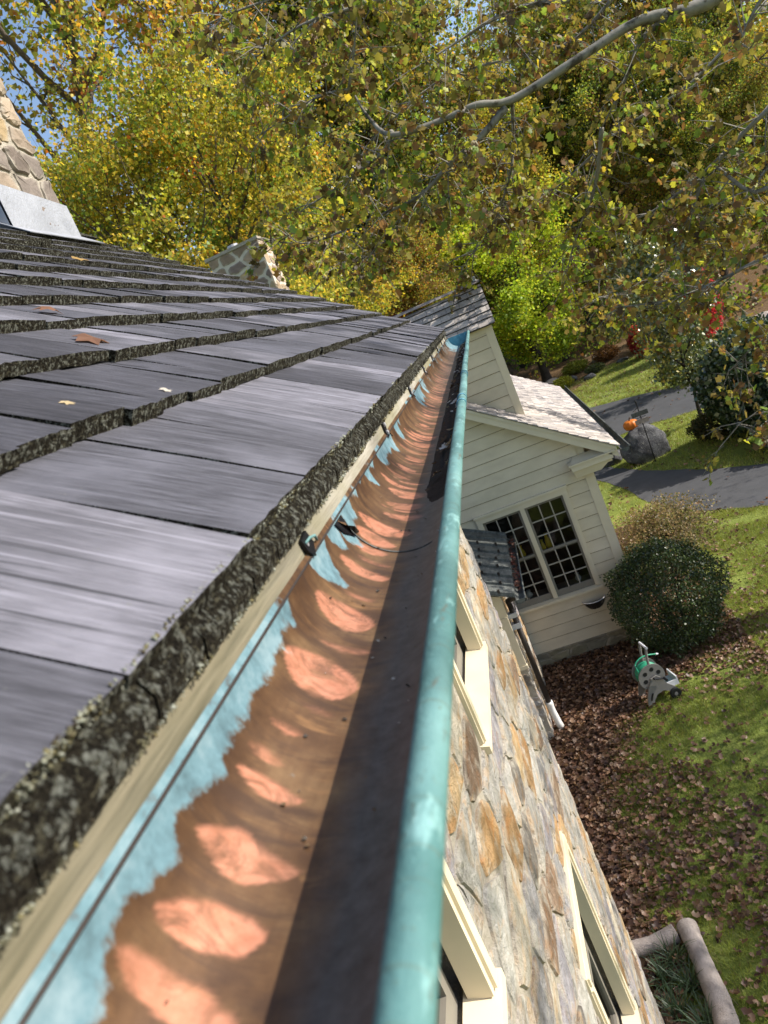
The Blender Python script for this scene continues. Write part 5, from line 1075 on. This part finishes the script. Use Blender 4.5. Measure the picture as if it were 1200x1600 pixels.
m = MB(); m.tube([(.05, -.12, .90), (.05, .12, .90)], .019, 10); hbuild(m, 'handle_grip', M['interior_white'])
for y in (-.215, .175):
    m = MB(); m.tube([(.21, y, .085), (.21, y+.004, .085), (.21, y+.036, .085), (.21, y+.04, .085)], [.07, .085, .085, .07], 24); w_ = hbuild(m, 'wheel', M['black_plastic']); m = MB(); m.tube([(.21, y-.004, .085), (.21, y+.044, .085)], .028, 12); hbuild(m, 'hub', M['grey_plastic'], w_)
m = MB(); m.box((.10, -.14, .17), (.33, .15, .19)); m.box((.31, -.14, .19), (.33, .15, .30)); m.box((.12, -.14, .19), (.31, -.128, .26)); hbuild(m, 'tray', M['interior_white'])
m = MB(); m.tube([(-.02, -.175, .44), (-.02, -.20, .44), (.10, -.20, .40), (.12, -.205, .395)], .016, 8); m.tube([(.12, -.19, .395), (.12, -.29, .395)], .02, 10); hbuild(m, 'crank', M['black_plastic'])
# ------------------------------------------------------------------ stone edging and strap-leaved plants at the near corner
def edging(pts, r, label, seed):
    rg = np.random.default_rng(seed); P = smooth(pts, 8); m = MB(); m.tube(smooth(P, 3), [r*(1+.07*math.sin(i*.13+seed)+rg.normal(0, .012))*(.7 if i in (0, (len(P)-1)*3) else 1) for i in range((len(P)-1)*3+1)], 16); V = np.array(m.v); nz = (fbm(V[:, 0]*9+V[:, 2]*7, V[:, 1]*9, 40+seed, 4)-.5)*.022; V[:, 0] += nz; V[:, 2] += nz*.6*np.sin(V[:, 1]*11); m.v = [tuple(q) for q in V]
    tag(m.build('edging_stone', M['log'], None, True), label, 'edging stone', 'stone edging of the near bed')
edging([(-.75, 5.27, .05), (-.5, 5.28, .06), (-.27, 5.34, .06)], .075, 'short rounded edging stone running from the house wall', 1)
edging([(-.17, 5.38, .07), (-.14, 5.0, .07), (-.12, 4.5, .06), (-.13, 3.9, .06)], .085, 'long rounded pale edging stone at the corner of the near bed', 2)
rg = np.random.default_rng(66)
for i, (x, y, lab) in enumerate([(-.36, 5.12, 'strap-leaved plant tuft beside the bend of the edging stones'), (-.48, 4.95, 'strap-leaved plant tuft nearest the short edging stone by the wall'), (-.30, 4.86, 'strap-leaved plant tuft against the long edging stone'), (-.45, 4.66, 'strap-leaved plant tuft in the middle of the near bed'), (-.28, 4.5, 'strap-leaved plant tuft at the bottom edge of the picture')]):
    m = MB()
    for _ in range(62):
        a = rg.uniform(0, 6.28); L = rg.uniform(.16, .30); c = rg.uniform(.35, .95); w = rg.uniform(.004, .007); px, py = -math.sin(a)*w, math.cos(a)*w; bxs, bys = x+rg.normal(0, .03), y+rg.normal(0, .03); k = rg.uniform(.7, 1.4); m.cur = (.06*k, .10*k, .045*k); prev = None
        for s in range(5):
            t = s/4; q = (bxs+math.cos(a)*L*c*t, bys+math.sin(a)*L*c*t, L*(1.25*t-.95*c*t*t)); ww = 1-.8*t; cur = ((q[0]+px*ww, q[1]+py*ww, q[2]), (q[0]-px*ww, q[1]-py*ww, q[2]))
            if prev: m.quad(prev[0], prev[1], cur[1], cur[0])
            prev = cur
    o = m.build('strap_leaf_plant', M['blade'], None, col=True); tag(o, lab, 'plant', 'strap-leaved plants in the near bed')
# ------------------------------------------------------------------ grass and fallen leaves
def inside_drive(x, y):
    poly = np.array([(v.co.x, v.co.y) for v in driveway.data.vertices]); n = len(poly); c = np.zeros(len(x), bool); j = n-1
    for i in range(n):
        xi, yi = poly[i]; xj, yj = poly[j]; c ^= ((yi > y) != (yj > y)) & (x < (xj-xi)*(y-yi)/(yj-yi+1e-12)+xi); j = i
    return c
def grass(n, x0, x1, y0, y1, h, w, seed, pw=1.0):
    rg = np.random.default_rng(seed); x = rg.uniform(x0, x1, n); y = y0+(y1-y0)*rg.random(n)**pw
    ok = (x > bed_x(y)+.05*np.sin(y*5)-.25*rg.random(n)) & ~inside_drive(x, y) & ~((x < WR+.1) & (y > YW)) & (fbm(x*1.3, y*1.3, 9) > rg.uniform(.25, .5, n)); x, y = x[ok], y[ok]; n = len(x)
    z = hill(x, y); a = rg.uniform(0, 6.28, n); H = h*rg.uniform(.5, 1.3, n); ln = rg.uniform(.1, .9, n)*H; b = rg.uniform(0, 6.28, n)
    V = np.stack([np.stack([x-np.cos(a)*w, y-np.sin(a)*w, z], -1), np.stack([x+np.cos(a)*w, y+np.sin(a)*w, z], -1), np.stack([x+np.cos(b)*ln, y+np.sin(b)*ln, z+H], -1)], 1).reshape(-1, 3)
    f = fbm(x*.8, y*.8, 17)[:, None]; C = np.array([.13, .195, .03])*(1-f)+np.array([.42, .45, .08])*f; C = C*rg.uniform(.65, 1.3, (n, 1)); dry = rg.random(n) < .18; C[dry] = np.array([.33, .27, .12])*rg.uniform(.7, 1.2, (dry.sum(), 1))
    return V, C
g1 = grass(230000, -.6, 4.2, 3.6, 14.6, .055, .0032, 1, .8); g2 = grass(60000, 1.4, 9, 14.5, 24, .07, .006, 2); g3 = grass(40000, 1.5, 10, 28, 37, .09, .010, 3)
V = np.concatenate([g1[0], g2[0], g3[0]]); C = np.concatenate([g1[1], g2[1], g3[1]])
tag(link('grass', np_mesh('grass', V, np.arange(len(V)).reshape(-1, 3), M['blade'], np.repeat(C, 3, 0), False, 3)), 'short green lawn grass with dry blades', 'grass', kind='stuff')
def fallen(n, x0, x1, y0, y1, dens, size, seed):
    rg = np.random.default_rng(seed); x = rg.uniform(x0, x1, n); y = rg.uniform(y0, y1, n); ok = rg.random(n) < dens(x, y); x, y = x[ok], y[ok]; n = len(x); z = hill(x, y)+.012+rg.uniform(0, .035, n)
    up = np.stack([rg.normal(0, .38, n), rg.normal(0, .38, n), np.ones(n)], -1); up /= np.linalg.norm(up, axis=1, keepdims=True); a = np.cross(up, rg.normal(size=(n, 3))); a /= np.linalg.norm(a, axis=1, keepdims=True); b = np.cross(up, a); L = (size*rg.uniform(.45, 1.25, n))[:, None]; cu = rg.uniform(.05, .5, (n, 1))
    P = np.stack([x, y, z], -1); cu = cu*rg.choice([1, -1], (n, 1), p=[.7, .3]); sk_ = rg.uniform(.8, 1.2, (n, 8, 1))
    V = np.stack([P+(a*L*t+b*L*w)*sk_[:, i]+up*L*(h*cu+.02) for i, (t, w, h) in enumerate(((-.5, 0, .55), (-.3, .38, .8), (-.05, .22, .2), (.12, .46, .9), (.52, 0, .7), (.10, -.46, .9), (-.07, -.22, .2), (-.3, -.38, .8)))], 1).reshape(-1, 3)
    T_ = np.concatenate([np.arange(n)[:, None]*8+np.array([q]) for q in ([0, 1, 2], [0, 2, 6], [0, 6, 7], [2, 3, 4], [2, 4, 6], [6, 4, 5])]); pal = np.array([(.15, .075, .045), (.21, .115, .07), (.09, .048, .033), (.29, .18, .11), (.17, .095, .045)]); C = pal[rg.integers(0, 5, n)]*rg.uniform(.6, 1.25, (n, 1)); return V, T_, np.repeat(C, 8, 0)
def dens(x, y):
    e = bed_x(y); onbed = np.clip((e-x)/.35+.6, 0, 1); patch = np.clip((fbm(x*1.1, y*1.1, 77)-.43)*5, 0, 1); nearer = np.clip(1.25-(x-e)/1.6, .10, 1); path = np.exp(-((x-(1.75+.12*(12-y)))/.35)**2)*np.clip((13.5-y)/2, 0, 1)*np.clip((y-8.5)/1, 0, 1)*.95 + .35*np.clip((x-1.6)/.5, 0, 1)*np.clip((y-9)/1.5, 0, 1)*np.clip((fbm(x*1.7, y*1.7, 71)-.42)*5, 0, 1)
    d = np.clip(onbed + nearer*(.07+.38*patch) + path, 0, 1); return np.where(inside_drive(x, y), .02, d)*(1-((x < WR+.1) & (y > YW)))
f1 = fallen(26000, -1.05, 1.9, 5.0, 12.2, dens, .064, 1); f2 = fallen(12000, .3, 4.5, 3.6, 14.5, lambda x, y: dens(x, y)*.75, .066, 2); f0 = fallen(3500, -1.0, .9, 3.6, 6.6, lambda x, y: dens(x, y)*.8+.05, .072, 4); f3 = fallen(7000, .5, 10, 14, 37, lambda x, y: np.where(inside_drive(x, y), .05, .30), .10, 3)
V = []; Tq = []; Cq = []; off = 0
for v, t, c in (f1, f2, f0, f3): V.append(v); Tq.append(t+off); Cq.append(c); off += len(v)
tag(link('fallen_leaves', np_mesh('fallen_leaves', np.concatenate(V), np.concatenate(Tq), M['dead_leaf'], np.concatenate(Cq), False, 3)), 'brown fallen leaves thick on the bed and scattered over the lawn', 'leaves', kind='stuff')
